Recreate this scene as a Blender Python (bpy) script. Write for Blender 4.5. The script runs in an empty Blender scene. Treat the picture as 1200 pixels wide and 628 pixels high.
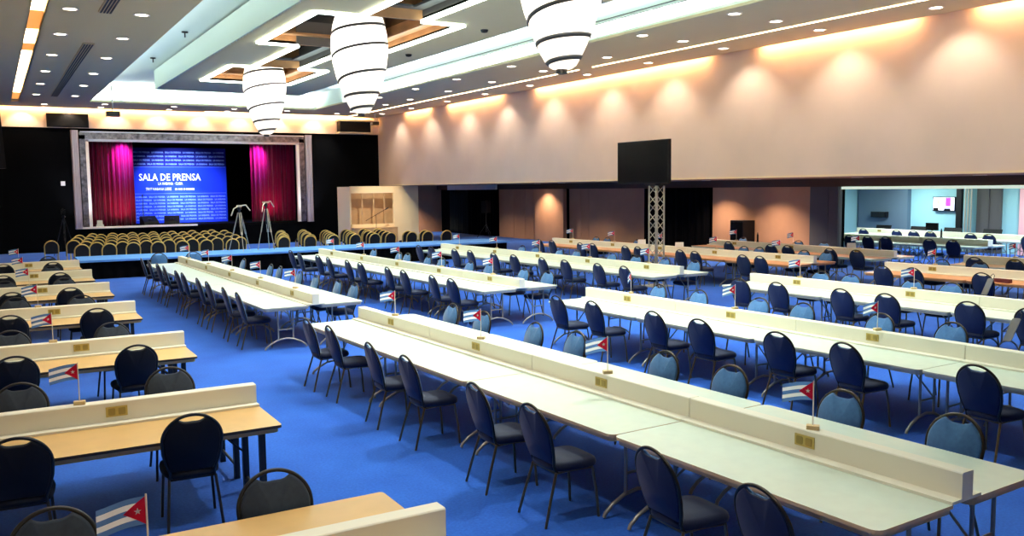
import bpy, bmesh, math, random
from mathutils import Vector, Matrix

random.seed(7)
SC = bpy.context.scene
COL = SC.collection
PI = math.pi

# ------------------------------------------------------------------ materials
def lin(c):
    return tuple((v / 12.92 if v <= 0.04045 else ((v + 0.055) / 1.055) ** 2.4) for v in (x / 255 for x in c))

def mat(name, rgb, rough=0.5, metal=0.0, spec=0.5, sheen=0.0, noise=None, emit=None, estr=0.0, coat=0.0, bump=None):
    """rgb in 0..255 sRGB. noise=(scale, amount) gives a gentle mottling; bump=(scale, strength)."""
    m = bpy.data.materials.new(name)
    m.use_nodes = True
    nt = m.node_tree
    b = nt.nodes['Principled BSDF']
    col = lin(rgb)
    b.inputs['Base Color'].default_value = (*col, 1)
    b.inputs['Roughness'].default_value = rough
    b.inputs['Metallic'].default_value = metal
    b.inputs['Specular IOR Level'].default_value = spec
    if sheen:
        b.inputs['Sheen Weight'].default_value = sheen
        b.inputs['Sheen Roughness'].default_value = 0.4
    if coat:
        b.inputs['Coat Weight'].default_value = coat
    if emit is not None:
        b.inputs['Emission Color'].default_value = (*lin(emit), 1)
        b.inputs['Emission Strength'].default_value = estr
    if noise or bump:
        tc = nt.nodes.new('ShaderNodeTexCoord')
    if noise:
        n = nt.nodes.new('ShaderNodeTexNoise')
        n.inputs['Scale'].default_value = noise[0]
        n.inputs['Detail'].default_value = 4
        nt.links.new(tc.outputs['Object'], n.inputs['Vector'])
        r = nt.nodes.new('ShaderNodeValToRGB')
        a = noise[1]
        r.color_ramp.elements[0].position = 0.3
        r.color_ramp.elements[1].position = 0.7
        r.color_ramp.elements[0].color = (*[c * (1 - a) for c in col], 1)
        r.color_ramp.elements[1].color = (*[min(1, c * (1 + a)) for c in col], 1)
        nt.links.new(n.outputs['Fac'], r.inputs['Fac'])
        nt.links.new(r.outputs['Color'], b.inputs['Base Color'])
    if bump:
        n2 = nt.nodes.new('ShaderNodeTexNoise')
        n2.inputs['Scale'].default_value = bump[0]
        nt.links.new(tc.outputs['Object'], n2.inputs['Vector'])
        bp = nt.nodes.new('ShaderNodeBump')
        bp.inputs['Strength'].default_value = bump[1]
        nt.links.new(n2.outputs['Fac'], bp.inputs['Height'])
        nt.links.new(bp.outputs['Normal'], b.inputs['Normal'])
    return m

M = {}
def carpet_material():
    m = mat('blue_carpet', (28, 92, 205), 0.95, spec=0.1, sheen=0.15)
    nt = m.node_tree
    b = nt.nodes['Principled BSDF']
    tc = nt.nodes.new('ShaderNodeTexCoord')
    n = nt.nodes.new('ShaderNodeTexNoise'); n.inputs['Scale'].default_value = 0.9; n.inputs['Detail'].default_value = 6
    n3 = nt.nodes.new('ShaderNodeTexNoise'); n3.inputs['Scale'].default_value = 40; n3.inputs['Detail'].default_value = 3
    mx = nt.nodes.new('ShaderNodeMixRGB'); mx.inputs['Fac'].default_value = 0.5
    nt.links.new(tc.outputs['Object'], n.inputs['Vector'])
    nt.links.new(tc.outputs['Object'], n3.inputs['Vector'])
    nt.links.new(n.outputs['Fac'], mx.inputs['Color1'])
    nt.links.new(n3.outputs['Fac'], mx.inputs['Color2'])
    r = nt.nodes.new('ShaderNodeValToRGB')
    r.color_ramp.elements[0].position = 0.3
    r.color_ramp.elements[1].position = 0.72
    r.color_ramp.elements[0].color = (*lin((24, 70, 158)), 1)
    r.color_ramp.elements[1].color = (*lin((46, 104, 202)), 1)
    nt.links.new(mx.outputs['Color'], r.inputs['Fac'])
    nt.links.new(r.outputs['Color'], b.inputs['Base Color'])
    bp = nt.nodes.new('ShaderNodeBump'); bp.inputs['Strength'].default_value = 0.25
    nt.links.new(n3.outputs['Fac'], bp.inputs['Height'])
    nt.links.new(bp.outputs['Normal'], b.inputs['Normal'])
    return m

M['carpet'] = carpet_material()
M['ceiling'] = mat('ceiling_paint', (214, 196, 156), 0.8, spec=0.2)
M['coffer'] = mat('coffer_paint', (226, 238, 230), 0.7, spec=0.2)
M['wall_beige'] = mat('beige_wall_covering', (232, 208, 188), 0.75, spec=0.2, noise=(0.6, 0.05))
M['wall_black'] = mat('black_wall', (6, 7, 9), 0.9, spec=0.04)
M['wall_dark'] = mat('dark_back_room', (120, 110, 100), 0.9)
M['brown_panel'] = mat('brown_panel', (190, 142, 108), 0.7, spec=0.25, noise=(1.5, 0.06))
M['brown_dark'] = mat('dark_brown_lintel', (84, 62, 48), 0.7)
M['grey_panel'] = mat('grey_panel', (84, 80, 78), 0.6)
M['cream_panel'] = mat('cream_panel', (244, 222, 180), 0.6)
M['pale_wood'] = mat('pale_wood', (196, 160, 118), 0.5, noise=(3, 0.1))
M['teal_wall'] = mat('pale_teal_wall', (150, 198, 204), 0.7)
M['slate_wall'] = mat('slate_wall', (92, 112, 128), 0.7)
M['pink_wall'] = mat('pink_wall', (226, 168, 170), 0.7)
M['table_white'] = mat('white_laminate', (208, 220, 202), 0.35, noise=(8, 0.03))
M['table_edge'] = mat('tan_table_edge', (214, 182, 142), 0.5)
M['table_edge_grey'] = mat('grey_table_edge', (190, 188, 172), 0.5)
M['table_wood'] = mat('tan_wood_laminate', (214, 174, 112), 0.35, noise=(5, 0.05))
M['table_orange'] = mat('orange_wood_laminate', (222, 158, 104), 0.35, noise=(5, 0.05))
M['dark_edge'] = mat('dark_edge_band', (52, 40, 28), 0.5)
M['divider'] = mat('cream_divider', (232, 228, 208), 0.55)
M['brass'] = mat('brass_outlet', (190, 168, 92), 0.45, metal=0.3)
M['brass_dark'] = mat('brass_socket', (152, 132, 66), 0.5, metal=0.2)
M['leg_grey'] = mat('grey_table_leg', (150, 146, 136), 0.4, metal=0.5)
M['leg_black'] = mat('black_table_leg', (22, 24, 28), 0.5)
M['fab_front'] = mat('blue_seat_fabric', (68, 108, 156), 0.85, spec=0.2, sheen=0.3, noise=(30, 0.1))
M['fab_back'] = mat('navy_back_panel', (15, 32, 70), 0.7, spec=0.3, sheen=0.15)
M['seat_fab'] = mat('navy_seat_fabric', (15, 24, 52), 0.7, spec=0.3, sheen=0.2)
M['fab_front_dark'] = mat('charcoal_seat_fabric', (52, 60, 72), 0.85, spec=0.2, sheen=0.15, noise=(30, 0.1))
M['fab_back_dark'] = mat('black_back_panel', (12, 15, 25), 0.7, spec=0.3, sheen=0.1)
M['bronze'] = mat('bronze_chair_frame', (60, 54, 46), 0.35, metal=0.85)
M['bronze_leg'] = mat('bronze_chair_leg', (120, 104, 78), 0.3, metal=0.9)
M['gold'] = mat('gold_chair_frame', (232, 196, 108), 0.35, metal=0.35)
M['black_fab'] = mat('black_pad', (16, 17, 24), 0.8)
M['black_cloth'] = mat('black_cloth', (7, 7, 9), 0.95, spec=0.05)
M['green_black'] = mat('dark_green_black_curtain', (34, 40, 38), 0.9, spec=0.1)
M['red_velvet'] = mat('red_velvet', (150, 18, 62), 0.8, sheen=0.5, spec=0.1)
M['chrome'] = mat('chrome', (226, 220, 236), 0.3, metal=1.0)
M['silver'] = mat('brushed_silver', (128, 122, 132), 0.25, metal=0.95, noise=(5, 0.6))
M['white_trim'] = mat('white_trim', (236, 226, 214), 0.5)
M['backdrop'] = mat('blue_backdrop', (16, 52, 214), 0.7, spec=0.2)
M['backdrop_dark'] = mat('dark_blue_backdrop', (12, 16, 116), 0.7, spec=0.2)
M['print_white'] = mat('white_print', (244, 246, 255), 0.7)
M['print_blue'] = mat('pale_blue_print', (116, 150, 240), 0.7)
M['black_plastic'] = mat('black_plastic', (8, 8, 10), 0.5, spec=0.25)
M['black_gloss'] = mat('black_glass', (5, 5, 6), 0.3, spec=0.1)
M['dark_metal'] = mat('dark_metal', (48, 48, 50), 0.35, metal=0.8)
M['alu'] = mat('aluminium', (196, 188, 168), 0.4, metal=0.7)
M['white_plastic'] = mat('white_plastic', (230, 230, 226), 0.5)
M['pole_white'] = mat('white_stick', (232, 220, 206), 0.5)
M['light_wood'] = mat('light_wood_block', (206, 180, 130), 0.5)
M['bark_wood'] = mat('recess_wood', (196, 140, 92), 0.5, noise=(2, 0.15))
M['mirror_dark'] = mat('dark_mirror', (40, 52, 58), 0.08, metal=0.8)
M['lamp_glow'] = mat('downlight_glow', (255, 250, 240), 0.5, emit=(255, 248, 232), estr=9)
M['led_white'] = mat('white_led', (255, 255, 255), 0.5, emit=(232, 255, 246), estr=7)
M['led_warm'] = mat('warm_led', (255, 240, 210), 0.5, emit=(255, 226, 176), estr=7)
M['led_orange'] = mat('orange_led', (220, 150, 80), 0.5, emit=(255, 170, 80), estr=0.6)
M['spiral'] = mat('black_ribbon', (46, 42, 42), 0.6)
M['screen_glow'] = mat('screen_picture', (200, 200, 220), 0.3, emit=(220, 228, 255), estr=1.4)
M['screen_purple'] = mat('screen_purple', (150, 60, 180), 0.3, emit=(150, 50, 190), estr=1.0)
M['screen_yellow'] = mat('screen_yellow', (230, 220, 120), 0.3, emit=(236, 226, 120), estr=1.2)
M['red_book'] = mat('maroon_box', (96, 26, 24), 0.6)
M['lit_deck_carpet'] = mat('highlit_blue_deck_carpet', (96, 152, 222), 0.9, spec=0.2, noise=(3, 0.1))  # blue carpet paled so the colour carries the highlight on the deck
M['paper'] = mat('paper', (240, 240, 236), 0.7)

def thin_cloth(name, rgb):
    m = bpy.data.materials.new(name)
    m.use_nodes = True
    nt = m.node_tree
    out = nt.nodes['Material Output']
    nt.nodes.remove(nt.nodes['Principled BSDF'])
    d = nt.nodes.new('ShaderNodeBsdfDiffuse'); t = nt.nodes.new('ShaderNodeBsdfTranslucent'); mx = nt.nodes.new('ShaderNodeMixShader')
    d.inputs['Color'].default_value = (*lin(rgb), 1); t.inputs['Color'].default_value = (*lin(rgb), 1)
    mx.inputs['Fac'].default_value = .45
    nt.links.new(d.outputs[0], mx.inputs[1]); nt.links.new(t.outputs[0], mx.inputs[2]); nt.links.new(mx.outputs[0], out.inputs['Surface'])
    return m
M['flag_blue'] = thin_cloth('flag_blue_cloth', (92, 130, 188))
M['flag_white'] = thin_cloth('flag_white_cloth', (250, 250, 252))
M['flag_red'] = thin_cloth('flag_red_cloth', (224, 44, 80))

M['lantern'] = thin_cloth('pleated_lamp_fabric', (248, 238, 222))

# ------------------------------------------------------------------ mesh helper
class MB:
    def __init__(self):
        self.v = []; self.f = []; self.mi = []; self.smooth = []
    def add(self, vs, fs, mi=0, sm=False):
        o = len(self.v)
        self.v += [tuple(p) for p in vs]
        for f in fs:
            self.f.append(tuple(i + o for i in f)); self.mi.append(mi); self.smooth.append(sm)
        return self
    def box(self, x0, y0, z0, x1, y1, z1, mi=0):
        vs = [(x0, y0, z0), (x1, y0, z0), (x1, y1, z0), (x0, y1, z0), (x0, y0, z1), (x1, y0, z1), (x1, y1, z1), (x0, y1, z1)]
        return self.add(vs, [(0, 3, 2, 1), (4, 5, 6, 7), (0, 1, 5, 4), (1, 2, 6, 5), (2, 3, 7, 6), (3, 0, 4, 7)], mi)
    def tube(self, pts, r, n=8, mi=0, closed=False, radii=None):
        pts = [Vector(p) for p in pts]
        N = len(pts)
        rings = []
        up = None
        for i, p in enumerate(pts):
            if closed:
                t = pts[(i + 1) % N] - pts[i - 1]
            else:
                t = (pts[min(i + 1, N - 1)] - pts[max(i - 1, 0)])
            t.normalize()
            if up is None:
                a = Vector((0, 0, 1)) if abs(t.z) < 0.9 else Vector((1, 0, 0))
                up = t.cross(a).normalized()
            up = (up - t * up.dot(t)).normalized()
            s = t.cross(up)
            rr = radii[i] if radii else r
            rings.append([p + (up * math.cos(2 * PI * k / n) + s * math.sin(2 * PI * k / n)) * rr for k in range(n)])
        vs = [q for ring in rings for q in ring]
        fs = []
        M_ = N if closed else N - 1
        for i in range(M_):
            j = (i + 1) % N
            for k in range(n):
                l = (k + 1) % n
                fs.append((i * n + k, i * n + l, j * n + l, j * n + k))
        self.add(vs, fs, mi, True)
        if not closed:
            self.add([q for q in rings[0]], [tuple(range(n))[::-1]], mi)
            self.add([q for q in rings[-1]], [tuple(range(n))], mi)
        return self
    def lathe(self, prof, n=24, cx=0, cy=0, mi=0, cap=True):
        vs = []
        for r, z in prof:
            for k in range(n):
                a = 2 * PI * k / n
                vs.append((cx + r * math.cos(a), cy + r * math.sin(a), z))
        fs = []
        for i in range(len(prof) - 1):
            for k in range(n):
                l = (k + 1) % n
                fs.append((i * n + k, i * n + l, (i + 1) * n + l, (i + 1) * n + k))
        self.add(vs, fs, mi, True)
        if cap:
            self.add(vs[:n], [tuple(range(n))[::-1]], mi)
            self.add(vs[-n:], [tuple(range(n))], mi)
        return self
    def prism(self, outline, z0, z1, mi=0, mi_side=None):
        n = len(outline)
        vs = [(x, y, z0) for x, y in outline] + [(x, y, z1) for x, y in outline]
        self.add(vs, [tuple(range(n))[::-1], tuple(range(n, 2 * n))], mi)
        self.add(vs, [(k, (k + 1) % n, n + (k + 1) % n, n + k) for k in range(n)], mi if mi_side is None else mi_side)
        return self
    def build(self, name, mats, parent=None, loc=None, weld=False):
        me = bpy.data.meshes.new(name)
        me.from_pydata(self.v, [], self.f)
        if not isinstance(mats, (list, tuple)):
            mats = [mats]
        for m in mats:
            me.materials.append(m)
        me.polygons.foreach_set('material_index', self.mi)
        me.polygons.foreach_set('use_smooth', self.smooth)
        if weld:
            bm = bmesh.new(); bm.from_mesh(me)
            bmesh.ops.remove_doubles(bm, verts=bm.verts, dist=1e-5)
            bm.to_mesh(me); bm.free()
        me.update()
        o = bpy.data.objects.new(name, me)
        COL.objects.link(o)
        if parent is not None:
            o.parent = parent
        if loc is not None:
            o.location = loc
        return o

def rrect(x0, y0, x1, y1, r, n=5):
    out = []
    for cx, cy, a0 in ((x1 - r, y1 - r, 0), (x0 + r, y1 - r, 90), (x0 + r, y0 + r, 180), (x1 - r, y0 + r, 270)):
        for k in range(n + 1):
            a = math.radians(a0 + 90 * k / n)
            out.append((cx + r * math.cos(a), cy + r * math.sin(a)))
    return out

def thing(name, label, cat, loc=(0, 0, 0), rz=0.0, group=None):
    o = bpy.data.objects.new(name, None)
    COL.objects.link(o)
    o.empty_display_size = 0.1
    o.location = loc
    o.rotation_euler = (0, 0, rz)
    o['label'] = label; o['category'] = cat
    if group:
        o['group'] = group
    return o

def tag(o, label, cat, group=None, kind=None):
    o['label'] = label; o['category'] = cat
    if group:
        o['group'] = group
    if kind:
        o['kind'] = kind
    return o

def struct(o, label=None, cat=None):
    o['kind'] = 'structure'
    if label:
        o['label'] = label
    if cat:
        o['category'] = cat
    return o

def dup(src, loc, rz, label, group=None):
    c = src.copy(); COL.objects.link(c)
    c.location = loc; c.rotation_euler = (0, 0, rz)
    c['label'] = label
    if group:
        c['group'] = group
    for ch in list(src.children):
        d = ch.copy(); COL.objects.link(d); d.parent = c
        for g in list(ch.children):
            e = g.copy(); COL.objects.link(e); e.parent = d
    return c

ORD = ['first', 'second', 'third', 'fourth', 'fifth', 'sixth', 'seventh', 'eighth', 'ninth', 'tenth', 'eleventh', 'twelfth',
       'thirteenth', 'fourteenth', 'fifteenth', 'sixteenth', 'seventeenth', 'eighteenth']

# ------------------------------------------------------------------ camera
cam_d = bpy.data.cameras.new('camera')
cam = bpy.data.objects.new('camera', cam_d)
COL.objects.link(cam)
R_ = Vector((0.85981187, -0.51049558, -0.01085419))
U_ = Vector((0.05594475, 0.07305415, 0.99575764))
F_ = Vector((0.50753693, 0.85677147, -0.09137238))
mw = Matrix(((R_.x, U_.x, -F_.x, 0), (R_.y, U_.y, -F_.y, 0), (R_.z, U_.z, -F_.z, 2.7), (0, 0, 0, 1)))
cam.matrix_world = mw
cam_d.sensor_width = 36.0
cam_d.lens = 1021.07 / 1200 * 36.0
cam_d.clip_start = 0.05
cam_d.clip_end = 200
SC.camera = cam

# ------------------------------------------------------------------ room dimensions
XL, XR = -3.0, 18.25          # left wall, upper right wall
XP = 24.2                     # brown partition line under the low ceiling
YB, YF = 45.0, -4.0           # stage wall, wall behind the camera
def zc(y):                    # the main ceiling falls slightly towards the entrance
    return 6.31 + 0.005 * y

# ---- floor
b = MB(); b.add([(XL - .3, YF - .3, 0), (34, YF - .3, 0), (34, 54, 0), (XL - .3, 54, 0), (XL - .3, YF - .3, -.2), (34, YF - .3, -.2), (34, 54, -.2), (XL - .3, 54, -.2)],
              [(0, 1, 2, 3), (4, 7, 6, 5), (0, 4, 5, 1), (1, 5, 6, 2), (2, 6, 7, 3), (3, 7, 4, 0)])
struct(b.build('floor', M['carpet']), 'blue carpet floor of the hall', 'floor')

# ---- main ceiling (perimeter), with openings for the coffer, the left light slot and the wall slots
def cslab(b, x0, y0, x1, y1, t=0.06, dz=0.0, mi=0):
    vs = []
    for z in (0, t):
        for (x, y) in ((x0, y0), (x1, y0), (x1, y1), (x0, y1)):
            vs.append((x, y, zc(y) + dz + z))
    b.add(vs, [(0, 3, 2, 1), (4, 5, 6, 7), (0, 1, 5, 4), (1, 2, 6, 5), (2, 3, 7, 6), (3, 0, 4, 7)], mi)

CX0, CX1, CY0, CY1 = 3.72, 13.45, 2.0, 41.1      # coffer opening
SX0, SX1 = 0.86, 1.14                            # left light slot
b = MB()
cslab(b, XL, YF, SX0, 44.6)
cslab(b, SX1, YF, CX0, 44.6)
cslab(b, SX0, 42.2, SX1, 44.6); cslab(b, SX0, YF, SX1, 6.0)
cslab(b, CX0, CY1, CX1, 44.6)
cslab(b, CX0, YF, CX1, CY0)
cslab(b, CX1, YF, 17.95, 44.6)
# cap over the wall-wash slots
cslab(b, 17.9, YF, XR + .2, YB + .2, dz=0.22)
cslab(b, XL, 44.55, XR, YB + .2, dz=0.22)
for (x0, y0, x1, y1) in ((17.89, YF, 17.95, 44.6), (XL, 44.55, 17.95, 44.6)):
    cslab(b, x0, y0, x1, y1, t=0.24)
# cap over left slot
cslab(b, SX0 - .05, 6.0, SX1 + .05, 42.2, dz=0.2)
for x in (SX0 - .04, SX1):
    cslab(b, x, 6.0, x + .04, 42.2, t=0.22)
struct(b.build('ceiling', M['ceiling']), 'pale grey suspended ceiling around the coffer', 'ceiling')

# ---- coffer: lip, side walls, upper ceiling
b = MB()
LIP = 0.2
UP = 0.75
def cwall(x0, y0, x1, y1):
    cslab(b, x0, y0, x1, y1, t=UP + .03, dz=.03)
cwall(CX0 - LIP - .05, CY0 - LIP, CX0 - LIP, CY1 + LIP)
cwall(CX1 + LIP, CY0 - LIP, CX1 + LIP + .05, CY1 + LIP)
cwall(CX0 - LIP, CY1 + LIP, CX1 + LIP, CY1 + LIP + .05)
cwall(CX0 - LIP, CY0 - LIP - .05, CX1 + LIP, CY0 - LIP)
cslab(b, CX0 - LIP - .05, CY0 - LIP - .05, CX1 + LIP + .05, CY1 + LIP + .05, dz=UP)
struct(b.build('ceiling', M['coffer']), 'pale teal recessed coffer in the ceiling', 'ceiling')

# ---- dropped island inside the coffer, with a chain of square openings joined by narrow slots
IX0, IX1, IY1 = 5.4, 10.8, 34.9
squares = [(5.95, 8.9, 9.38, 13.4), (5.95, 17.9, 9.38, 22.4), (6.3, 26.9, 9.25, 31.1)]
necks = [(6.95, 13.4, 8.36, 17.9), (6.95, 22.4, 8.36, 26.9)]
b = MB()
ys = [CY0 + 1, 8.9, 13.4, 17.9, 22.4, 26.9, 31.1, IY1]
holes = {1: (5.95, 9.38), 2: (6.95, 8.36), 3: (5.95, 9.38), 4: (6.95, 8.36), 5: (6.3, 9.25)}
for i in range(len(ys) - 1):
    if i in holes:
        h = holes[i]
        cslab(b, IX0, ys[i], h[0], ys[i + 1], t=.08)
        cslab(b, h[1], ys[i], IX1, ys[i + 1], t=.08)
    else:
        cslab(b, IX0, ys[i], IX1, ys[i + 1], t=.08)
struct(b.build('ceiling', M['ceiling']), 'flat grey ceiling island with square openings', 'ceiling')
b = MB()
cslab(b, IX0 - .02, CY0 + 1, IX0 + .05, IY1, t=UP - .06)
cslab(b, IX1 - .05, CY0 + 1, IX1 + .02, IY1, t=.3)
cslab(b, IX0, IY1 - .05, IX1, IY1 + .02, t=.45)
struct(b.build('trim_1', M['coffer']), 'pale teal upright fascia of the ceiling island', 'trim')

# recess boxes above the openings (wood-lined squares, dark mirrored slots)
def recess(x0, y0, x1, y1, hh, m_in, label):
    b = MB()
    t = .04
    cslab(b, x0 - t, y0 - t, x0, y1 + t, t=hh); cslab(b, x1, y0 - t, x1 + t, y1 + t, t=hh)
    cslab(b, x0, y0 - t, x1, y0, t=hh); cslab(b, x0, y1, x1, y1 + t, t=hh)
    cslab(b, x0 - t, y0 - t, x1 + t, y1 + t, t=.04, dz=hh - .02, mi=1)
    # stepped inner frame
    s = .28
    for (a0, b0, a1, b1) in ((x0, y0, x0 + s, y1), (x1 - s, y0, x1, y1), (x0 + s, y0, x1 - s, y0 + s), (x0 + s, y1 - s, x1 - s, y1)):
        cslab(b, a0, b0, a1, b1, t=.05, dz=.22, mi=0)
    struct(b.build('trim_2', [m_in, M['mirror_dark']]), label, 'ceiling recess')
for i, s in enumerate(squares):
    recess(*s, .62, M['bark_wood'], 'wood-lined square ceiling recess above the %s lantern' % ['nearest', 'middle', 'farthest'][i])
for i, s in enumerate(necks):
    recess(*s, .62, M['grey_panel'], 'dark slot recess joining the %s ceiling squares' % ['two nearer', 'two farther'][i])

# glowing outline of the openings
def strip(b, x0, y0, x1, y1, w=.068, z=.05):
    if abs(x1 - x0) < 1e-6:
        cslab(b, x0 - w, y0, x0 + w, y1, t=.05, dz=-.05)
    else:
        cslab(b, x0, y0 - w, x1, y0 + w, t=.05, dz=-.05)
for i, (x0, y0, x1, y1) in enumerate(squares):
    nx = (6.95, 8.36)
    b = MB()
    strip(b, x0, y0, x0, y1); strip(b, x1, y0, x1, y1)
    for (yy, hasneck) in ((y0, i > 0), (y1, i < 2)):
        if hasneck:
            strip(b, x0, yy, nx[0], yy); strip(b, nx[1], yy, x1, yy)
        else:
            strip(b, x0, yy, x1, yy)
    tag(b.build('ceiling_light_frame', M['led_white']),
        'white glowing square light frame in the ceiling around the %s lantern' % ['nearest', 'middle', 'farthest'][i], 'ceiling light', 'glowing ceiling frames')
for i, (x0, y0, x1, y1) in enumerate(necks):
    b = MB()
    strip(b, x0, y0 + .09, x0, y1 - .09); strip(b, x1, y0 + .09, x1, y1 - .09)
    tag(b.build('ceiling_light_frame', M['led_white']),
        'pair of white glowing ceiling lines joining the %s squares' % ['two nearer', 'two farther'][i], 'ceiling light', 'glowing ceiling frames')

# ---- right wall: upper beige part carried over the low-ceilinged bay
ZS = 2.90
b = MB(); b.box(XR, YF, ZS, XR + .25, YB + .3, 6.9)
struct(b.build('wall_right', M['wall_beige']), 'tall beige upper wall over the open side bay', 'wall')
b = MB(); b.box(XR - .02, YF, ZS, XR + .001, 44.9, ZS + .05)
struct(b.build('trim_3', M['cream_panel']), 'pale edge trim below the beige wall', 'trim')
# low ceiling of the bay
b = MB(); b.box(XR + .25, YF, 2.905, XP + .3, 53, 3.05)
struct(b.build('ceiling', M['brown_panel']), 'low brown ceiling of the side bay', 'ceiling')
b = MB(); b.box(XP - .05, YF, 2.63, XP + .25, 53, 2.93)
struct(b.build('trim_4', M['brown_dark']), 'dark brown lintel over the partitions', 'trim')
b = MB(); b.box(XP - .09, YF, 2.54, XP + .2, 19.3, 2.625)  # pale track rail, given a glow of its own to brighten it
tag(b.build('glowing_track', mat('pale_green_track_glow', (214, 226, 208), 0.4, emit=(216, 236, 214), estr=.55)), 'pale track over the side room opening, brightened with added glow', 'track rail')
# end of the bay beyond the stage wall
b = MB(); b.box(XR - .2, 50.0, 0, XP + .4, 50.2, 3.0)
struct(b.build('wall_back', M['brown_panel']), 'brown wall at the far end of the side bay', 'wall')
b = MB(); b.box(XR, 45.3, 0, XR + .25, 50.0, ZS)
struct(b.build('wall_right', M['brown_panel']), 'brown side wall beyond the cream booth', 'wall')

# partition panels along x = XP
def ppanel(y0, y1, x0, m, label, grooves=()):
    b = MB()
    edges = [y0] + list(grooves) + [y1]
    for a, c in zip(edges[:-1], edges[1:]):
        b.box(x0, a + .012, 0.005, x0 + .16, c - .012, 2.63)
    b.box(x0 + .05, y0, 0.005, x0 + .2, y1, 2.62)
    return struct(b.build('wall_right', m), label, 'partition')
ppanel(37.9, 42.2, XP, M['brown_panel'], 'brown folding partition panels beside the black speaker curtain', (38.6, 39.4, 40.6))
ppanel(35.3, 37.9, XP - .35, M['brown_panel'], 'brown panel standing forward, lit by a spotlight')
ppanel(29.45, 35.3, XP, M['brown_panel'], 'shaded brown partition panels left of the truss', (33.67, 34.3))
ppanel(23.07, 25.4, XP, M['brown_panel'], 'brown partition panel left of the tall black cabinet')
ppanel(20.58, 23.07, XP - .06, M['brown_panel'], 'brown partition panel lit by a spotlight beside the grey panels')
ppanel(19.4, 20.58, XP - .1, M['grey_panel'], 'dark grey stacked panels at the side room opening', (19.8,))

b = MB(); b.box(XP + .26, 19.5, 0, XP + .36, 50, 2.93)
struct(b.build('wall_right', M['wall_black']), 'dark wall behind the partitions and curtains', 'wall')
# side room
b = MB(); b.box(33, YF, 0, 33.2, 26, 2.9)
struct(b.build('wall_right', M['teal_wall']), 'pale teal back wall of the side room', 'wall')
b = MB(); b.box(XP + .3, 25.4, 0, 33.2, 25.6, 2.9)
struct(b.build('wall_back', M['teal_wall']), 'pale teal end wall of the side room', 'wall')
b = MB(); b.box(XP + .3, YF, 2.86, 33.2, 25.6, 2.96)
struct(b.build('ceiling', M['ceiling']), 'white ceiling of the side room', 'ceiling')
b = MB(); b.box(32.75, 22.9, 0, 33.0, 25.3, 2.86)
struct(b.build('wall_right', M['slate_wall']), 'slate grey panel on the side room wall', 'wall')
b = MB(); b.box(32.9, 19.04, 0, 33.0, 20.0, 2.86); b.box(32.86, 19.5, 0, 32.9, 19.54, 2.86)
struct(b.build('door_1', M['grey_panel']), 'dark double doors in the side room wall', 'door')
b = MB(); b.box(32.8, 17.0, 0, 33.0, 18.3, 2.86)
struct(b.build('wall_right', M['pink_wall']), 'pink stretch of wall at the right of the side room', 'wall')

# left wall, wall behind the camera
b = MB(); b.box(XL - .2, YF, 0, XL, YB + .3, 6.9)
struct(b.build('wall_left', M['wall_beige']), 'left wall of the hall', 'wall')
b = MB(); b.box(XL - .2, YF - .2, 0, 33.2, YF, 6.9)
struct(b.build('wall_front', M['wall_beige']), 'wall behind the camera', 'wall')

# stage wall: black, with header band; opening x 3.2..14.9
SX_L, SX_R, SZ0, SZ1 = 3.2, 14.58, 1.08, 5.6
b = MB()
b.box(XL, YB, 0, SX_L, YB + .25, 5.66); b.box(SX_R, YB, 0, XR, YB + .25, 5.66)
b.box(SX_L, YB, 0, SX_R, YB + .2, SZ0 - .06)
b.box(SX_L, YB + .05, SZ1 - .04, SX_R, YB + .25, 5.66)
struct(b.build('wall_back', M['wall_black']), 'black wall around the stage', 'wall')
b = MB(); b.box(XL, YB - .06, 5.66, XR, YB + .25, 6.9)
struct(b.build('wall_back', M['wall_beige']), 'beige header band above the stage', 'wall')
b = MB()
b.box(SX_L - .6, YB + .2, SZ0 - .1, SX_R + .6, 52, SZ0)
struct(b.build('floor', M['black_cloth']), 'dark stage floor', 'floor')
b = MB()
b.box(SX_L - .8, 51.9, 0, SX_R + .8, 52.1, 6.4); b.box(SX_L - .8, YB + .25, 0, SX_L - .6, 52, 6.4); b.box(SX_R + .6, YB + .25, 0, SX_R + .8, 52, 6.4)
b.box(SX_L - .8, YB + .25, 6.2, SX_R + .8, 52, 6.4)
struct(b.build('wall_back', M['black_cloth']), 'black box of the stage interior', 'wall')

# ------------------------------------------------------------------ stage furniture
pf = thing('proscenium', 'chrome and silver frame around the stage opening', 'proscenium', (0, YB, 0))
for side in (0, 1):
    b = MB()
    xs = (3.27, 3.43) if side == 0 else (14.22, 14.42)
    for x in (xs[0], (xs[0] + xs[1]) / 2, xs[1]):
        b.tube([(x, -.1, SZ0 - .02), (x, -.1, 5.56)], .085, 12)
    b.build('column', M['chrome'], pf)
    b = MB()
    x0, x1 = (3.55, 3.8) if side == 0 else (13.84, 14.12)
    b.box(x0, -.05, SZ0, x1, .04, 5.35)
    b.build('side_panel', M['silver'], pf)
    b = MB()
    x0, x1 = (3.8, 3.93) if side == 0 else (13.68, 13.82)
    b.box(x0, -.09, SZ0, x1, .1, 5.13)
    b.build('inner_post', M['white_trim'], pf)
b = MB(); b.box(3.55, -.05, 5.17, 14.1, .04, 5.5); b.build('header_panel', M['silver'], pf)
b = MB(); b.box(3.8, -.09, 5.06, 13.82, .1, 5.165); b.box(3.6, -.08, 5.47, 14.1, .02, 5.53); b.build('header_trim', M['chrome'], pf)
b = MB(); b.box(3.2, -.12, SZ0 - .06, 8.6, .3, SZ0 + .02); b.build('stage_lip', M['white_trim'], pf)

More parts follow.
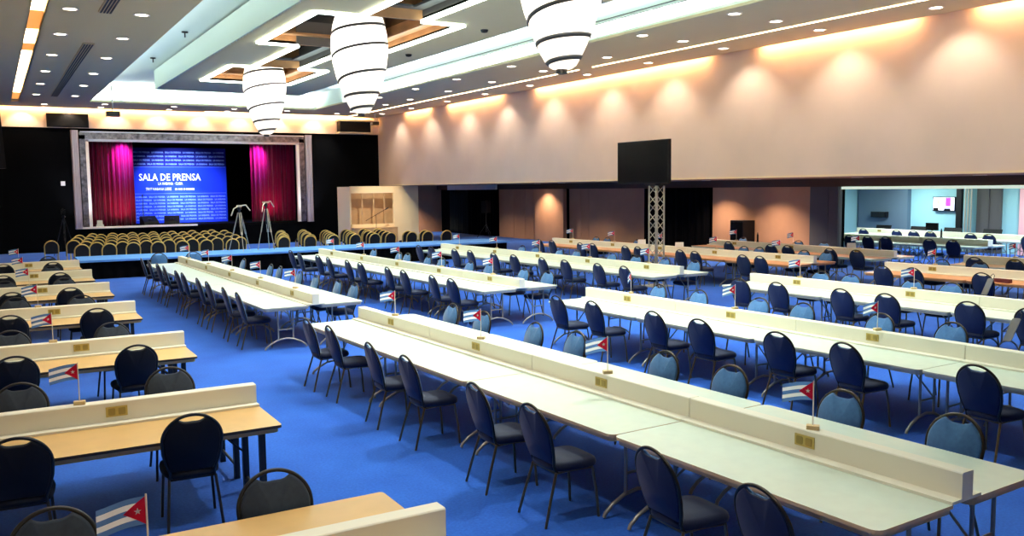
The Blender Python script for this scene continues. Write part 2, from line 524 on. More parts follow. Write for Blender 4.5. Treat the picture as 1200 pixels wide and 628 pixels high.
def curtain(name, x0, x1, y, z0, z1, amp, waves, m, label, axis='x', cat='curtain', nv=10):
    b = MB()
    n = int(waves * 10)
    vs = []
    for j in range(nv + 1):
        t = j / nv
        for i in range(n + 1):
            s = i / n
            off = amp * math.sin(2 * PI * waves * s + .6 * math.sin(5 * s)) * (0.75 + .25 * (1 - t)) + .3 * amp * math.sin(2 * PI * waves * 2.3 * s + 1)
            u = x0 + (x1 - x0) * s
            z = z0 + (z1 - z0) * t
            vs.append((u, y + off, z) if axis == 'x' else (y + off, u, z))
    fs = [(j * (n + 1) + i, j * (n + 1) + i + 1, (j + 1) * (n + 1) + i + 1, (j + 1) * (n + 1) + i) for j in range(nv) for i in range(n)]
    b.add(vs, fs, 0, True)
    o = b.build(name, m)
    md = o.modifiers.new('thick', 'SOLIDIFY'); md.thickness = .02
    tag(o, label, cat)
    return o
curtain('stage_curtain', 4.05, 6.0, 46.5, SZ0 + .01, 5.2, .09, 9, M['red_velvet'], 'crimson stage curtain left of the blue backdrop')
curtain('stage_curtain', 11.7, 14.0, 46.5, SZ0 + .01, 5.2, .09, 10, M['red_velvet'], 'crimson stage curtain at the right of the stage')

# blue backdrop with the printed lettering
def text_mesh(txt, size, m, parent, loc, name, width=None, bold=0.0):
    cu = bpy.data.curves.new(name, 'FONT')
    cu.body = txt; cu.size = size; cu.align_x = 'LEFT'; cu.resolution_u = 2
    cu.offset = bold
    tmp = bpy.data.objects.new(name, cu)
    COL.objects.link(tmp)
    dg = bpy.context.evaluated_depsgraph_get()
    me = bpy.data.meshes.new_from_object(tmp.evaluated_get(dg))
    bpy.data.objects.remove(tmp)
    xs = [v.co.x for v in me.vertices]
    sx = 1.0
    if width and xs:
        sx = width / (max(xs) - min(xs)); x0 = min(xs)
        for v in me.vertices:
            v.co.x = (v.co.x - x0) * sx
    # stand up: text plane XY -> XZ
    for v in me.vertices:
        v.co = Vector((v.co.x, 0, v.co.y))
    me.materials.clear(); me.materials.append(m)
    o = bpy.data.objects.new(name, me); COL.objects.link(o)
    o.parent = parent; o.location = loc
    return o, me
BX0, BX1, BZ0, BZ1 = 6.2, 10.88, SZ0 + .0, 4.98
bd = thing('press_backdrop', 'blue stage backdrop lettered SALA DE PRENSA', 'backdrop', (0, 48.5, 0))
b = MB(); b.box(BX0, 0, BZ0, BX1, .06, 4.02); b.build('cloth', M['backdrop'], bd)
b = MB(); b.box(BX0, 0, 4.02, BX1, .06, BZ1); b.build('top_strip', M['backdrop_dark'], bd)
text_mesh('SALA DE PRENSA', .5, M['print_white'], bd, (6.5, -.012, 3.29), 'title_lettering', width=3.05, bold=.006)
text_mesh('LA HABANA · CUBA', .2, M['print_white'], bd, (7.42, -.012, 3.06), 'place_lettering', width=1.2)
text_mesh('TRYP HABANA LIBRE', .2, M['print_white'], bd, (6.8, -.012, 2.78), 'venue_lettering', width=1.25)
b = MB()
for (x0, x1) in ((8.24, 8.34), (8.4, 8.46), (8.5, 8.6), (8.66, 8.72), (8.78, 9.2)):
    b.box(x0, -.012, 2.79, x1, -.004, 2.87)
b.build('date_marks', M['print_white'], bd)
b = MB(); b.box(BX0 + .05, -.012, 2.6, BX1 - .05, -.004, 2.615); b.box(BX0 + .05, -.012, 3.98, BX1 - .05, -.004, 3.995); b.build('rule', M['print_blue'], bd)
rows_txt = [2.4 - .168 * k for k in range(8)] + [4.1 + .2 * k for k in range(4)]
for k, z in enumerate(rows_txt):
    txt = ('SALA DE PRENSA   LA HABANA   ' if k % 2 else 'LA HABANA   SALA DE PRENSA   ') * 3
    text_mesh(txt, .12, M['print_blue'], bd, (BX0 + .08, -.012, z), 'repeat_lettering', width=BX1 - BX0 - .16, bold=.004)

def stage_monitor(x, y, rz, label):
    t = thing('stage_monitor', label, 'speaker', (x, y, SZ0 + .001), rz, 'stage monitors')
    b = MB(); w = .36
    vs = [(-w, -.3, 0), (w, -.3, 0), (w, .3, 0), (-w, .3, 0), (-w, -.25, .16), (w, -.25, .16), (w, .18, .44), (-w, .18, .44), (w, .3, .42), (-w, .3, .42)]
    b.add(vs, [(0, 3, 2, 1), (0, 1, 5, 4), (4, 5, 6, 7), (7, 6, 8, 9), (3, 9, 8, 2), (1, 2, 8, 6, 5), (0, 4, 7, 9, 3)])
    b.build('cabinet', M['black_plastic'], t)
    b = MB(); b.tube([(0, -.06, .29), (0, -.075, .315)], .1, 16); b.build('driver', M['dark_metal'], t)
stage_monitor(6.55, 46.0, .25, 'black wedge monitor on the stage beside the red curtain')
stage_monitor(7.6, 46.0, -.2, 'black wedge monitor on the stage in front of the blue backdrop')
b = MB(); b.lathe([(.13, 0), (.13, .02), (.02, .03), (.015, 1.35), (.03, 1.36), (.03, 1.5)], 10)
tag(b.build('microphone_stand', M['black_plastic'], loc=(6.45, 47.2, SZ0)), 'thin black microphone stand behind the stage monitors', 'microphone stand')
b = MB(); b.box(-.16, -.1, 0, .16, .1, .1); b.box(-.12, -.08, .1, .12, .08, .3)
tag(b.build('stage_floor_lamp', M['white_plastic'], loc=(4.3, 45.7, SZ0)), 'small white box lamp on the stage floor by the left curtain', 'lamp')

# header loudspeakers
b = MB(); b.box(2.3, -.1, 5.72, 3.94, 0, 6.26); b.box(2.26, -.06, 5.68, 3.98, 0, 6.3)
tag(b.build('wall_speaker', M['black_plastic'], loc=(0, YB - .07, 0)), 'black rectangular speaker panel in the header, left of the stage', 'speaker')
sp = thing('wall_speaker', 'black speaker box with pale frame in the header, right of the stage', 'speaker', (0, YB - .08, 0))
b = MB(); b.box(15.9, -.5, 5.75, 17.6, 0, 6.3); b.build('cabinet', M['black_plastic'], sp)
b = MB()
for (a) in ((15.82, -.52, 6.3, 17.7, 0, 6.38), (15.82, -.52, 5.68, 17.7, 0, 5.75), (17.6, -.52, 5.75, 17.7, 0, 6.3)):
    b.box(*a)
b.build('frame', M['cream_panel'], sp)

# ------------------------------------------------------------------ navy banquet chair
def back_pt(u, v, t=0.0):
    """u across, v up along the reclined back, t forwards (towards +Y)."""
    L = .506
    y0, z0, y1, z1 = -.185, .475, -.31, .965
    k = v / L
    y = y0 + (y1 - y0) * k; z = z0 + (z1 - z0) * k
    ny, nz = (z1 - z0) / L, -(y1 - y0) / L
    return (u, y + t * ny, z + t * nz)

def half_outline(v):
    if v >= .28:
        d = (v - .28) / .225
        return .225 * math.sqrt(max(0, 1 - d * d))
    k = (.28 - v) / .28
    return .225 - .06 * k * k

def loop_pts(inset=0.0, n=26):
    pts = []
    vs = [0.0, .09, .18, .28]
    for v in vs[:-1]:
        pts.append((half_outline(v) - inset, v))
    for i in range(n + 1):
        a = PI * i / n
        pts.append(((.225 - inset) * math.cos(a), .28 + (.225 - inset) * math.sin(a)))
    for v in reversed(vs[:-1]):
        pts.append((-(half_outline(v) - inset), v))
    return pts

def pad_outline(inset, handle=True, shrink=1.0, n=44):
    pts = []
    for v in (0.02, .1, .19):
        pts.append((half_outline(v) - inset, v))
    for i in range(n + 1):
        a = PI * i / n
        u = (.225 - inset) * math.cos(a); v = .28 + (.225 - inset) * math.sin(a)
        if handle and abs(u) < .1:
            v -= .05 * (1 - abs(u / .1) ** 3)
        pts.append((u, v))
    for v in (.19, .1, .02):
        pts.append((-(half_outline(v) - inset), v))
    c = (0, .2)
    return [(c[0] + (u - c[0]) * shrink, c[1] + (v - c[1]) * shrink) for u, v in pts]

def pad_mesh(t_edge, t_face, inset, handle, shrink=.93):
    b = MB()
    rings = [[back_pt(u, v, 0) for u, v in pad_outline(inset, handle)],
             [back_pt(u, v, t_edge) for u, v in pad_outline(inset, handle)],
             [back_pt(u, v, t_face) for u, v in pad_outline(inset, handle, shrink)]]
    n = len(rings[0])
    vs = [p for r in rings for p in r] + [back_pt(0, .2, t_face + (t_face - t_edge) * .4), back_pt(0, .2, 0)]
    fs = []
    for j in range(2):
        for k in range(n):
            l = (k + 1) % n
            fs.append((j * n + k, j * n + l, (j + 1) * n + l, (j + 1) * n + k))
    for k in range(n):
        l = (k + 1) % n
        fs.append((2 * n + k, 2 * n + l, 3 * n)); fs.append((l, k, 3 * n + 1))
    if t_face < 0:
        fs = [f[::-1] for f in fs]
    b.add(vs, fs, 0, True)
    return b

def seat_mesh():
    b = MB()
    def ring(s, z):
        out = []
        for k in range(32):
            a = 2 * PI * k / 32
            ca, sa = math.cos(a), math.sin(a)
            e = 2 / 4.0
            x = .222 * math.copysign(abs(ca) ** e, ca); y = .225 * math.copysign(abs(sa) ** e, sa)
            x *= 1 + .06 * (y / .225)
            out.append((x * s, .02 + y * s, z))
        return out
    rings = [ring(.9, .43), ring(.98, .44), ring(1.0, .465), ring(.97, .49), ring(.85, .507), ring(.5, .515)]
    n = 32
    vs = [p for r in rings for p in r] + [(0, .02, .43), (0, .02, .517)]
    fs = []
    for j in range(len(rings) - 1):
        for k in range(n):
            l = (k + 1) % n
            fs.append((j * n + k, j * n + l, (j + 1) * n + l, (j + 1) * n + k))
    for k in range(n):
        l = (k + 1) % n
        fs.append((l, k, 6 * n)); fs.append((5 * n + k, 5 * n + l, 6 * n + 1))
    b.add(vs, fs, 0, True)
    return b

def make_chair(label, group, dark=False):
    F, B, S, L_ = (M['fab_front_dark'], M['fab_back_dark'], M['black_fab'], M['leg_black']) if dark else (M['fab_front'], M['fab_back'], M['seat_fab'], M['bronze_leg'])
    t = thing('banquet_chair', label, 'chair', group=group)
    seat_mesh().build('seat', S, t)
    bk = pad_mesh(.02, .032, .012, True).build('backrest', F, t)
    o = pad_mesh(-.006, -.014, .012, True, .96).build('back_panel', B, bk)
    o['label'] = 'plain dark rear panel'
    b = MB()
    pts = [(.17, -.15, .42), (.168, -.17, .445)] + [back_pt(u, v, .006) for u, v in loop_pts()] + [(-.168, -.17, .445), (-.17, -.15, .42)]
    b.tube(pts, .0125, 8); b.build('back_frame', (M['leg_black'] if dark else M['bronze']), t)
    for s in (-1, 1):
        b = MB(); b.tube([(s * .175, -.165, .425), (s * .195, -.235, .2), (s * .21, -.29, 0.0)], .012, 7); b.build('leg', L_, t)
        b = MB(); b.tube([(s * .185, .18, .425), (s * .2, .21, .2), (s * .21, .225, 0.0)], .012, 7); b.build('leg', L_, t)
    b = MB(); b.tube([(-.175, -.165, .42), (.175, -.165, .42), (.185, .18, .42), (-.185, .18, .42)], .011, 7, closed=True)
    b.build('seat_frame', L_, t)
    return t

# ------------------------------------------------------------------ folding tables
TD = .80        # table depth
TH = .74
def make_table(Lt, top_m, edge_m, leg_m, style, label, group):
    """length along local Y, centred; depth along local X"""
    t = thing('folding_table', label, 'table', group=group)
    b = MB()
    h = Lt / 2 - .006
    b.prism(rrect(-TD / 2, -h, TD / 2, h, .07 if style == 'arch' else .03), TH - .024, TH, 0, 1)
    b.build('tabletop', [top_m, edge_m], t)
    b = MB()
    i = .02
    b.prism(rrect(-TD / 2 + i, -h + i, TD / 2 - i, h - i, .05), TH - .062, TH - .024, 0)
    b.build('apron', edge_m if style == 'arch' else M['table_wood'], t)
    for s in (-1, 1):
        y = s * (h - .15)
        b = MB()
        if style == 'arch':
            for x in (-.13, .13):
                b.tube([(x, y, TH - .06), (x, y, .16)], .015, 8)
            b.tube([(-.13, y, .34), (.13, y, .34)], .012, 8)
            arch = [(-.36, y, .012), (-.345, y, .045), (-.27, y, .105), (-.14, y, .165), (0, y, .185), (.14, y, .165), (.27, y, .105), (.345, y, .045), (.36, y, .012)]
            b.tube(arch, .016, 8)
        else:
            for x in (-.3, .3):
                b.box(x - .025, y - .025, 0.001, x + .025, y + .025, TH - .06)
            b.tube([(-.3, y, .12), (.3, y, .12)], .014, 8)
        b.build('leg_frame', leg_m, t)
        b = MB()
        b.tube([(.13 if style == 'arch' else .3, y, .34), (.13 if style == 'arch' else .3, y - s * .34, TH - .06)], .01, 6)
        b.build('brace', leg_m, t)
    return t

def make_divider(Lt, hollow, label, group):
    t = thing('desk_divider', label, 'divider', group=group)
    h = Lt / 2 - .004
    b = MB()
    b.box(-.16, -h, 0.001, .16, h, .02); b.build('base_plate', M['divider'], t)
    b = MB()
    if hollow:
        b.box(-.02, -h, .02, .1, h, .2)
        b.box(-.16, -h, .18, -.02, h, .2)
        b.box(-.16, -h, .02, -.02, -h + .03, .18); b.box(-.16, h - .03, .02, -.02, h, .18)
        ox = -.02
    else:
        vs_o = [(-.06, .02), (.06, .02), (.06, .178), (.053, .185), (-.053, .185), (-.06, .178)]
        n = len(vs_o)
        vs = [(x, -h, z) for x, z in vs_o] + [(x, h, z) for x, z in vs_o]
        b.add(vs, [tuple(range(n)), tuple(range(n, 2 * n))[::-1]] + [(k, n + k, n + (k + 1) % n, (k + 1) % n) for k in range(n)])
        ox = -.06
    b.build('body', M['divider'], t)
    b = MB()
    b.box(ox - .008, -.085, .06, ox, .085, .145)
    p = b.build('power_outlet', M['brass'], t)
    b = MB()
    for y in (-.04, .04):
        b.prism(rrect(-.028, -.03, .028, .03, .01, 3), 0, .003)
    # rotate sockets onto the plate
    vv = []
    for k, (x, y, z) in enumerate(b.v):
        s = -.04 if k < len(b.v) // 2 else .04
        vv.append((ox - .0085 - z, s + x, .1025 + y))
    b.v = vv
    b.build('socket', M['brass_dark'], p)
    return t

# ------------------------------------------------------------------ desk flag
def make_flag(label, group):
    t = thing('desk_flag', label, 'flag', group=group)
    b = MB(); b.prism(rrect(-.045, -.03, .045, .03, .008, 3), 0.0005, .03); b.build('base', M['light_wood'], t)
    b = MB(); b.tube([(0, 0, .03), (0, 0, .36)], .0045, 8); b.build('pole', M['pole_white'], t)
    b = MB()
    W, Hh, n = .215, .135, 10
    def P(u, v, d=0.0):   # u 0..1 away from the pole, v 0..1 upward
        wav = .014 * math.sin(u * 5.2 + .5) * u
        return (-.005 - u * W * .985, wav + d, .215 + v * Hh - .03 * u * u)
    for k in range(5):
        v0, v1 = k / 5, (k + 1) / 5
        vs = [P(i / n, v0) for i in range(n + 1)] + [P(i / n, v1) for i in range(n + 1)]
        b.add(vs, [(i, i + 1, n + 2 + i, n + 1 + i) for i in range(n)], 0 if k % 2 == 0 else 1)
    for d in (-.0015, .0015):
        m_ = 5
        vs, fs = [], []
        for i in range(m_ + 1):
            u = .46 * i / m_; hh = .5 * (1 - i / m_)
            vs += [P(u, .5 - hh, d), P(u, .5 + hh, d)]
        for i in range(m_):
            fs.append((2 * i, 2 * i + 2, 2 * i + 3, 2 * i + 1))
        b.add(vs, fs, 2)
        st = []
        for k in range(10):
            r = .13 if k % 2 == 0 else .055
            a = PI / 2 + PI * k / 5
            st.append(P(.16 + r * math.cos(a) * Hh / W, .5 + r * math.sin(a), d * 2))
        st.append(P(.16, .5, d * 2))
        b.add(st, [(k, (k + 1) % 10, 10) for k in range(10)], 1)
    b.build('cloth', [M['flag_blue'], M['flag_white'], M['flag_red']], t)
    return t

# ------------------------------------------------------------------ rows
CH = {
'A': ([(3.85, 11.47), (3.9, 10.7), (3.88, 9.25), (3.91, 8.32), (3.9, 6.76), (3.92, 5.73), (3.97, 4.39), (4.01, 3.46)], [(5.59, 11.7), (5.59, 10.71), (5.64, 9.43), (5.69, 8.57), (5.72, 6.97), (5.76, 6.04), (5.79, 4.79), (5.86, 3.82)]),
'B': ([(3.56, 24.65), (3.62, 23.85), (3.64, 22.61), (3.65, 21.72), (3.67, 20.25), (3.69, 19.61), (3.73, 18.22), (3.75, 17.4), (3.78, 16.13), (3.8, 15.17)], [(5.1, 24.29), (5.18, 22.92), (5.28, 20.74), (5.31, 19.93), (5.3, 18.37), (5.31, 17.32), (5.37, 16.13), (5.41, 15.35)]),
'C': ([(7.67, 25.14), (7.59, 23.72), (7.68, 22.7), (7.66, 21.66), (7.73, 20.55), (7.75, 19.73), (7.8, 18.15), (7.78, 17.23), (7.82, 15.87), (7.83, 15.06)], [(9.05, 23.76), (9.15, 22.3), (9.22, 21.55), (9.28, 20.54), (9.36, 19.75), (9.45, 18.39), (9.52, 17.57), (9.54, 16.06), (9.6, 15.18)]),
'D': ([(11.55, 24.68), (11.59, 23.64), (11.67, 22.48), (11.77, 21.63), (11.82, 20.44), (11.89, 19.47), (11.98, 18.25), (12.02, 17.25), (12.07, 16.04), (12.12, 15.13)], [(13.21, 22.48), (13.3, 21.74), (13.4, 20.57), (13.53, 19.79), (13.53, 18.27), (13.57, 17.3), (13.71, 16.31), (13.75, 15.3)]),
'E': ([(7.99, 11.6), (8.07, 10.74), (8.12, 9.36), (8.14, 8.48), (8.2, 7.21), (8.25, 6.27), (8.29, 4.79)], [(9.77, 11.87), (9.78, 10.85), (9.83, 9.56), (9.89, 8.76), (9.88, 7.45), (9.94, 6.48)]),
'F': ([(12.26, 11.85), (12.28, 10.94), (12.37, 9.63), (12.4, 8.8), (12.52, 7.6), (12.51, 6.61)], [(13.79, 11.8), (13.86, 11.1), (13.97, 9.8), (14.02, 9.08)]),
'G': ([(16.04, 24.75), (16.12, 24.01), (16.07, 22.41), (16.17, 21.71), (16.26, 20.38), (16.3, 19.84), (16.39, 18.13), (16.33, 17.17), (16.39, 15.81), (16.43, 15.0)], [(17.4, 24.71), (17.38, 23.71), (17.54, 22.58), (17.63, 18.04), (17.8, 17.34), (17.8, 15.96), (17.87, 15.11)]),
'H': ([(16.5, 11.88), (16.58, 11.22), (16.68, 9.79)], [(18.01, 12.06), (17.96, 11.19)]),
'I': ([(19.95, 19.41), (19.95, 18.14), (19.95, 17.23), (19.95, 16.0), (19.95, 15.13)], [(21.3, 21.2), (21.3, 18.84), (21.3, 17.84)]),
'J': ([(20.0, 11.99), (20.1, 11.09)], []),
'K': ([(25.5, 20.2), (25.5, 19.07), (25.5, 18.0), (25.5, 16.83), (25.5, 15.95)], []),
'L': ([(29.5, 22.3), (29.5, 21.24), (29.5, 20.15), (29.5, 19.06), (29.5, 17.85), (29.5, 16.75), (29.5, 15.8)], []),
}
# axis far end (x, y), near end (x, y), number of tables, top, edge, divider hollow, wording
ROWS = {
'A': ((4.74, 12.52), (5.09, 3.08), 4, 'table_white', 'table_edge', False, 'nearest white row'),
'B': ((4.37, 25.42), (4.67, 14.5), 5, 'table_white', 'table_edge_grey', False, 'far white aisle row'),
'C': ((8.51, 25.85), (8.82, 14.5), 5, 'table_white', 'table_edge_grey', False, 'far white middle row'),
'D': ((12.54, 25.62), (13.08, 14.66), 5, 'table_white', 'table_edge_grey', False, 'far white truss row'),
'E': ((9.04, 12.6), (9.25, 3.3), 4, 'table_white', 'table_edge_grey', False, 'second white row'),
'F': ((13.2, 12.7), (13.4, 5.6), 3, 'table_white', 'table_edge_grey', False, 'third white row'),
'G': ((17.05, 25.87), (17.58, 14.8), 5, 'table_orange', 'table_orange', False, 'orange row behind the truss'),
'H': ((17.52, 12.75), (17.86, 8.2), 2, 'table_orange', 'table_orange', False, 'orange row at right edge'),
'I': ((20.6, 21.7), (20.6, 14.7), 3, 'table_orange', 'table_white', False, 'row by brown partitions'),
'J': ((20.66, 12.82), (20.9, 10.5), 1, 'table_wood', 'table_white', False, 'short row at right edge'),
'K': ((26.3, 22.6), (26.5, 15.6), 3, 'table_white', 'table_white', True, 'hollow side room row'),
'L': ((30.55, 23.6), (29.75, 14.4), 4, 'table_white', 'table_white', False, 'rearmost side room row'),
}
chair0 = None
table_protos = {}
div_protos = {}
flag0 = None
dark0 = None
def put_chair(x, y, rz, label, group, dark=False):
    global chair0, dark0
    if dark:
        if dark0 is None:
            dark0 = make_chair(label, group, True)
            dark0.location = (x, y, 0); dark0.rotation_euler = (0, 0, rz)
            return dark0
        return dup(dark0, (x, y, 0), rz, label, group)
    if chair0 is None:
        chair0 = make_chair(label, group)
        chair0.location = (x, y, 0); chair0.rotation_euler = (0, 0, rz)
        return chair0
    return dup(chair0, (x, y, 0), rz, label, group)
def put_table(key, Lt, top, edge, style, x, y, rz, label, group):
    k = (round(Lt, 3), top, edge, style)
    if k not in table_protos:
        leg = M['leg_grey'] if style == 'arch' else M['leg_black']
        t = make_table(Lt, M[top], M[edge], leg, style, label, group)
        t.location = (x, y, 0); t.rotation_euler = (0, 0, rz)
        table_protos[k] = t
        return t
    return dup(table_protos[k], (x, y, 0), rz, label, group)
def put_divider(Lt, hollow, x, y, rz, label, group):
    k = (round(Lt, 3), hollow)
    if k not in div_protos:
        t = make_divider(Lt, hollow, label, group)
        t.location = (x, y, TH); t.rotation_euler = (0, 0, rz)
        div_protos[k] = t
        return t
    return dup(div_protos[k], (x, y, TH), rz, label, group)
def put_flag(x, y, rz, label, group='desk flags on the dividers', z=TH + .185):
    global flag0
    if flag0 is None:
        flag0 = make_flag(label, group)
        flag0.location = (x, y, z); flag0.rotation_euler = (0, 0, rz)
        return flag0
    return dup(flag0, (x, y, z), rz, label, group)

CAMYAW = math.atan2(R_.y, R_.x)      # screen-right direction on the floor
NOFLAG = {'K', 'L'}
for key, (p0, p1, n, top, edge, hollow, words) in ROWS.items():
    p0v, p1v = Vector(p0), Vector(p1)
    d = p1v - p0v
    Lt = d.length / n
    u = d.normalized()
    rz = math.atan2(u.y, u.x) + PI / 2          # local -Y runs towards the near end
    nx = Vector((-u.y, u.x))                    # points to +X (the far side)
    if nx.x < 0: nx = -nx
    for i in range(n):
        c = p0v + u * (Lt * (i + .5))
        pos = '%s from the stage' % ORD[i] if n > 1 else 'only one visible'
        a = c - nx * (.095 + TD / 2); q = c + nx * (.07 + TD / 2)
        put_table(key, Lt, top, edge, 'arch', a.x, a.y, rz, 'folding table, near half, %s, of the %s' % (pos, words), 'folding tables of the %s' % words)
        put_table(key, Lt, top, edge, 'arch', q.x, q.y, rz + PI, 'folding table, far half, %s, of the %s' % (pos, words), 'folding tables of the %s' % words)
        put_divider(Lt, hollow, c.x, c.y, rz, 'cream divider with brass outlet, %s, of the %s' % (pos, words), 'cream dividers along the %s' % words)
        if key not in NOFLAG:
            yaw = CAMYAW + random.uniform(-.45, .45)
            if key == 'E' and i == 0: yaw = CAMYAW + 1.15
            f = c + u * .02
            put_flag(f.x, f.y, yaw, 'small Cuban flag, %s, on the %s' % (pos, words))
    near, far = CH[key]
    def axis_x(y):
        return p0[0] + (p1[0] - p0[0]) * (y - p0[1]) / (p1[1] - p0[1])
    def clear(y):                                   # keep chair legs off the table legs at the table joints
        t_ = (p0[1] - y) / (p0[1] - p1[1]) * n
        k_ = round(t_); off = (t_ - k_) * Lt
        gap = .41 if key == 'A' else .46
        if 0 <= k_ <= n and abs(off) < gap:
            y -= (math.copysign(gap, off) - off)
        return y
    near = [(x, clear(y)) for x, y in near]; far = [(x, clear(y)) for x, y in far]
    near = [(min(x, axis_x(y) - .895 + .17), y) for x, y in near]     # backrests stay clear of the table edge
    far = [(max(x, axis_x(y) + .87 - .17), y) for x, y in far]
    for k, (x, y) in enumerate(near):
        put_chair(x, y, -PI / 2 + random.uniform(-.06, .06), 'navy banquet chair, %s from the stage, near side of the %s' % (ORD[k], words), 'chairs along the near side of the %s' % words)
    for k, (x, y) in enumerate(far):
        put_chair(x, y, PI / 2 + random.uniform(-.06, .06), 'navy banquet chair, %s from the stage, far side of the %s' % (ORD[k], words), 'chairs along the far side of the %s' % words)
for k, (x, y) in enumerate([(3.96, 26.1), (4.88, 26.0)]):
    put_chair(x, y, PI, 'navy banquet chair at the %s of the platform end of the aisle row' % ['left', 'right'][k], 'chairs at the head of the aisle row')

# left block: rows across the hall
LN = {2: [(1.26, 7.38), (0.06, 7.41)], 3: [(1.29, 11.1), (0.1, 11.03)], 4: [(1.25, 14.66), (0.12, 14.55)], 5: [(1.12, 18.11), (0.17, 17.88)], 6: [(1.15, 21.79), (0.1, 21.65)], 7: [(1.19, 25.11), (0.11, 25.63)]}
LF = {1: [(1.39, 4.98), (0.18, 5.0)], 2: [(1.39, 8.7), (0.1, 8.66)], 3: [(1.28, 12.18), (0.11, 12.31)], 4: [(1.18, 15.94), (0.21, 16.35)], 5: [(1.17, 19.17), (0.1, 19.57)], 6: [(1.1, 23.19)], 7: [(1.2, 26.7)]}
LY = {1: 4.32, 2: 8.06, 3: 11.64, 4: 15.4, 5: 18.96, 6: 22.35, 7: 25.75}
LXE = {1: 2.08, 2: 1.99, 3: 2.0, 4: 1.91, 5: 1.9, 6: 1.88, 7: 1.88}
LL = 2.37
for i in range(1, 8):
    words = '%s wood row on the left' % ['nearest', 'second', 'third', 'fourth', 'fifth', 'sixth', 'farthest'][i - 1]
    yc, xc = LY[i], LXE[i] - LL / 2
    put_table('L', LL, 'table_wood', 'dark_edge', 'straight', xc, yc - .095 - TD / 2, PI / 2, 'tan folding table, near half of the %s' % words, 'tan tables on the left')
    put_table('L', LL, 'table_wood', 'dark_edge', 'straight', xc, yc + .07 + TD / 2, -PI / 2, 'tan folding table, far half of the %s' % words, 'tan tables on the left')
    put_divider(LL, False, xc, yc, PI / 2, 'cream divider with brass outlet on the %s' % words, 'cream dividers on the left block')
    put_flag(.55 - .01 * i, yc, CAMYAW + random.uniform(.3, .6), 'small Cuban flag on the divider of the %s' % words)
    for k, (x, y) in enumerate(LN.get(i, [])):
        put_chair(x, min(y, yc - .895 + .16), random.uniform(-.07, .07), 'black banquet chair, %s, near side of the %s' % (['aisle end', 'wall end'][k], words), 'chairs along the left block', True)
    for k, (x, y) in enumerate(LF.get(i, [])):
        put_chair(x, max(y, yc + .87 - .17), PI + random.uniform(-.07, .07), 'black banquet chair, %s, far side of the %s' % (['aisle end', 'wall end'][k], words), 'chairs along the left block', True)

# ------------------------------------------------------------------ gold-framed chairs in front of the stage
def make_gold(label, group):
    t = thing('gold_chair', label, 'chair', group=group)
    seat_mesh().build('seat', M['black_fab'], t)
    def gp(u, v, tt=0.0):
        return (u, -.19 - .10 * v / .48 + tt, .44 + v)
    arch = [(.225, 0), (.228, .13), (.23, .25)] + [(.23 * math.cos(PI * i / 18), .25 + .23 * math.sin(PI * i / 18)) for i in range(1, 18)] + [(-.23, .25), (-.228, .13), (-.225, 0)]
    b = MB(); b.tube([gp(u, v) for u, v in arch], .026, 7); b.build('back_frame', M['gold'], t)
    b = MB()
    n = len(arch)
    k_ = .93
    vs = [gp(u * k_, v * .98 + .0, .02) for u, v in arch] + [gp(u * k_, v * .98, -.02) for u, v in arch]
    b.add(vs, [tuple(range(n)), tuple(range(n, 2 * n))[::-1]] + [(i, n + i, n + (i + 1) % n, (i + 1) % n) for i in range(n)])
    b.build('backrest', M['black_fab'], t)
    for s in (-1, 1):
        b = MB(); b.tube([(s * .225, -.19, .45), (s * .225, -.22, .2), (s * .225, -.27, 0)], .016, 6); b.build('leg', M['gold'], t)
        b = MB(); b.tube([(s * .2, .19, .42), (s * .205, .205, 0)], .015, 6); b.build('leg', M['gold'], t)
    return t
gold0 = None
cols = [2.55, 3.39, 4.21, 5.0, 5.83, 6.7, 7.6] + [9.58, 10.62, 11.55, 12.45, 13.27, 13.99, 14.93, 15.72, 16.6]
glist = [(1.77, 36.94, 'standing alone at the left of the block')]
for ci, x in enumerate(cols):
    nr = 9 if ci < 7 else (6 if ci < 9 else (5 if ci < 13 else (2 if ci < 15 else 1)))
    for r in range(nr):
        glist.append((x + (.27 * r if ci > 6 else .13 * r + .42 * (r % 2)) + random.uniform(-.04, .04), 33.6 + 1.05 * r + random.uniform(-.08, .08),
                      '%s column from the left, %s row from the platform' % (ORD[ci], ORD[r])))
for r in (3, 5, 7):
    glist.append((2.1 + .13 * r, 33.6 + 1.05 * r, 'outer left edge of the block, %s row from the platform' % ORD[r]))
for (x, y, w) in glist:
    lab = 'gold-framed black chair, %s' % w
    if gold0 is None:
        gold0 = make_gold(lab, 'gold-framed chairs facing the stage'); gold0.location = (x, y, 0)
    else:
        dup(gold0, (x, y, 0), random.uniform(-.08, .08), lab, 'gold-framed chairs facing the stage')

# ------------------------------------------------------------------ camera platform
pl = thing('camera_platform', 'low platform with blue carpet top, highlight painted pale, and black skirt', 'platform', (0, 0, 0))
b = MB(); b.box(2.2, 29.85, .54, 17.6, 32.0, .6); b.build('deck', M['lit_deck_carpet'], pl)
b = MB()
n = 240
vs = []
for j, z in enumerate((0.0, .54)):
    for i in range(n + 1):
        x = 2.25 + (17.5 - 2.25) * i / n
        vs.append((x, 29.93 + .02 * math.sin(i * 1.1), z))
b.add(vs, [(i, i + 1, n + 2 + i, n + 1 + i) for i in range(n)], 0, True)
b.box(2.27, 29.98, 0, 2.3, 31.9, .54); b.box(2.3, 31.85, 0, 17.5, 31.9, .54); b.box(17.5, 29.98, 0, 17.53, 31.9, .54)
b.build('skirt', M['black_cloth'], pl)

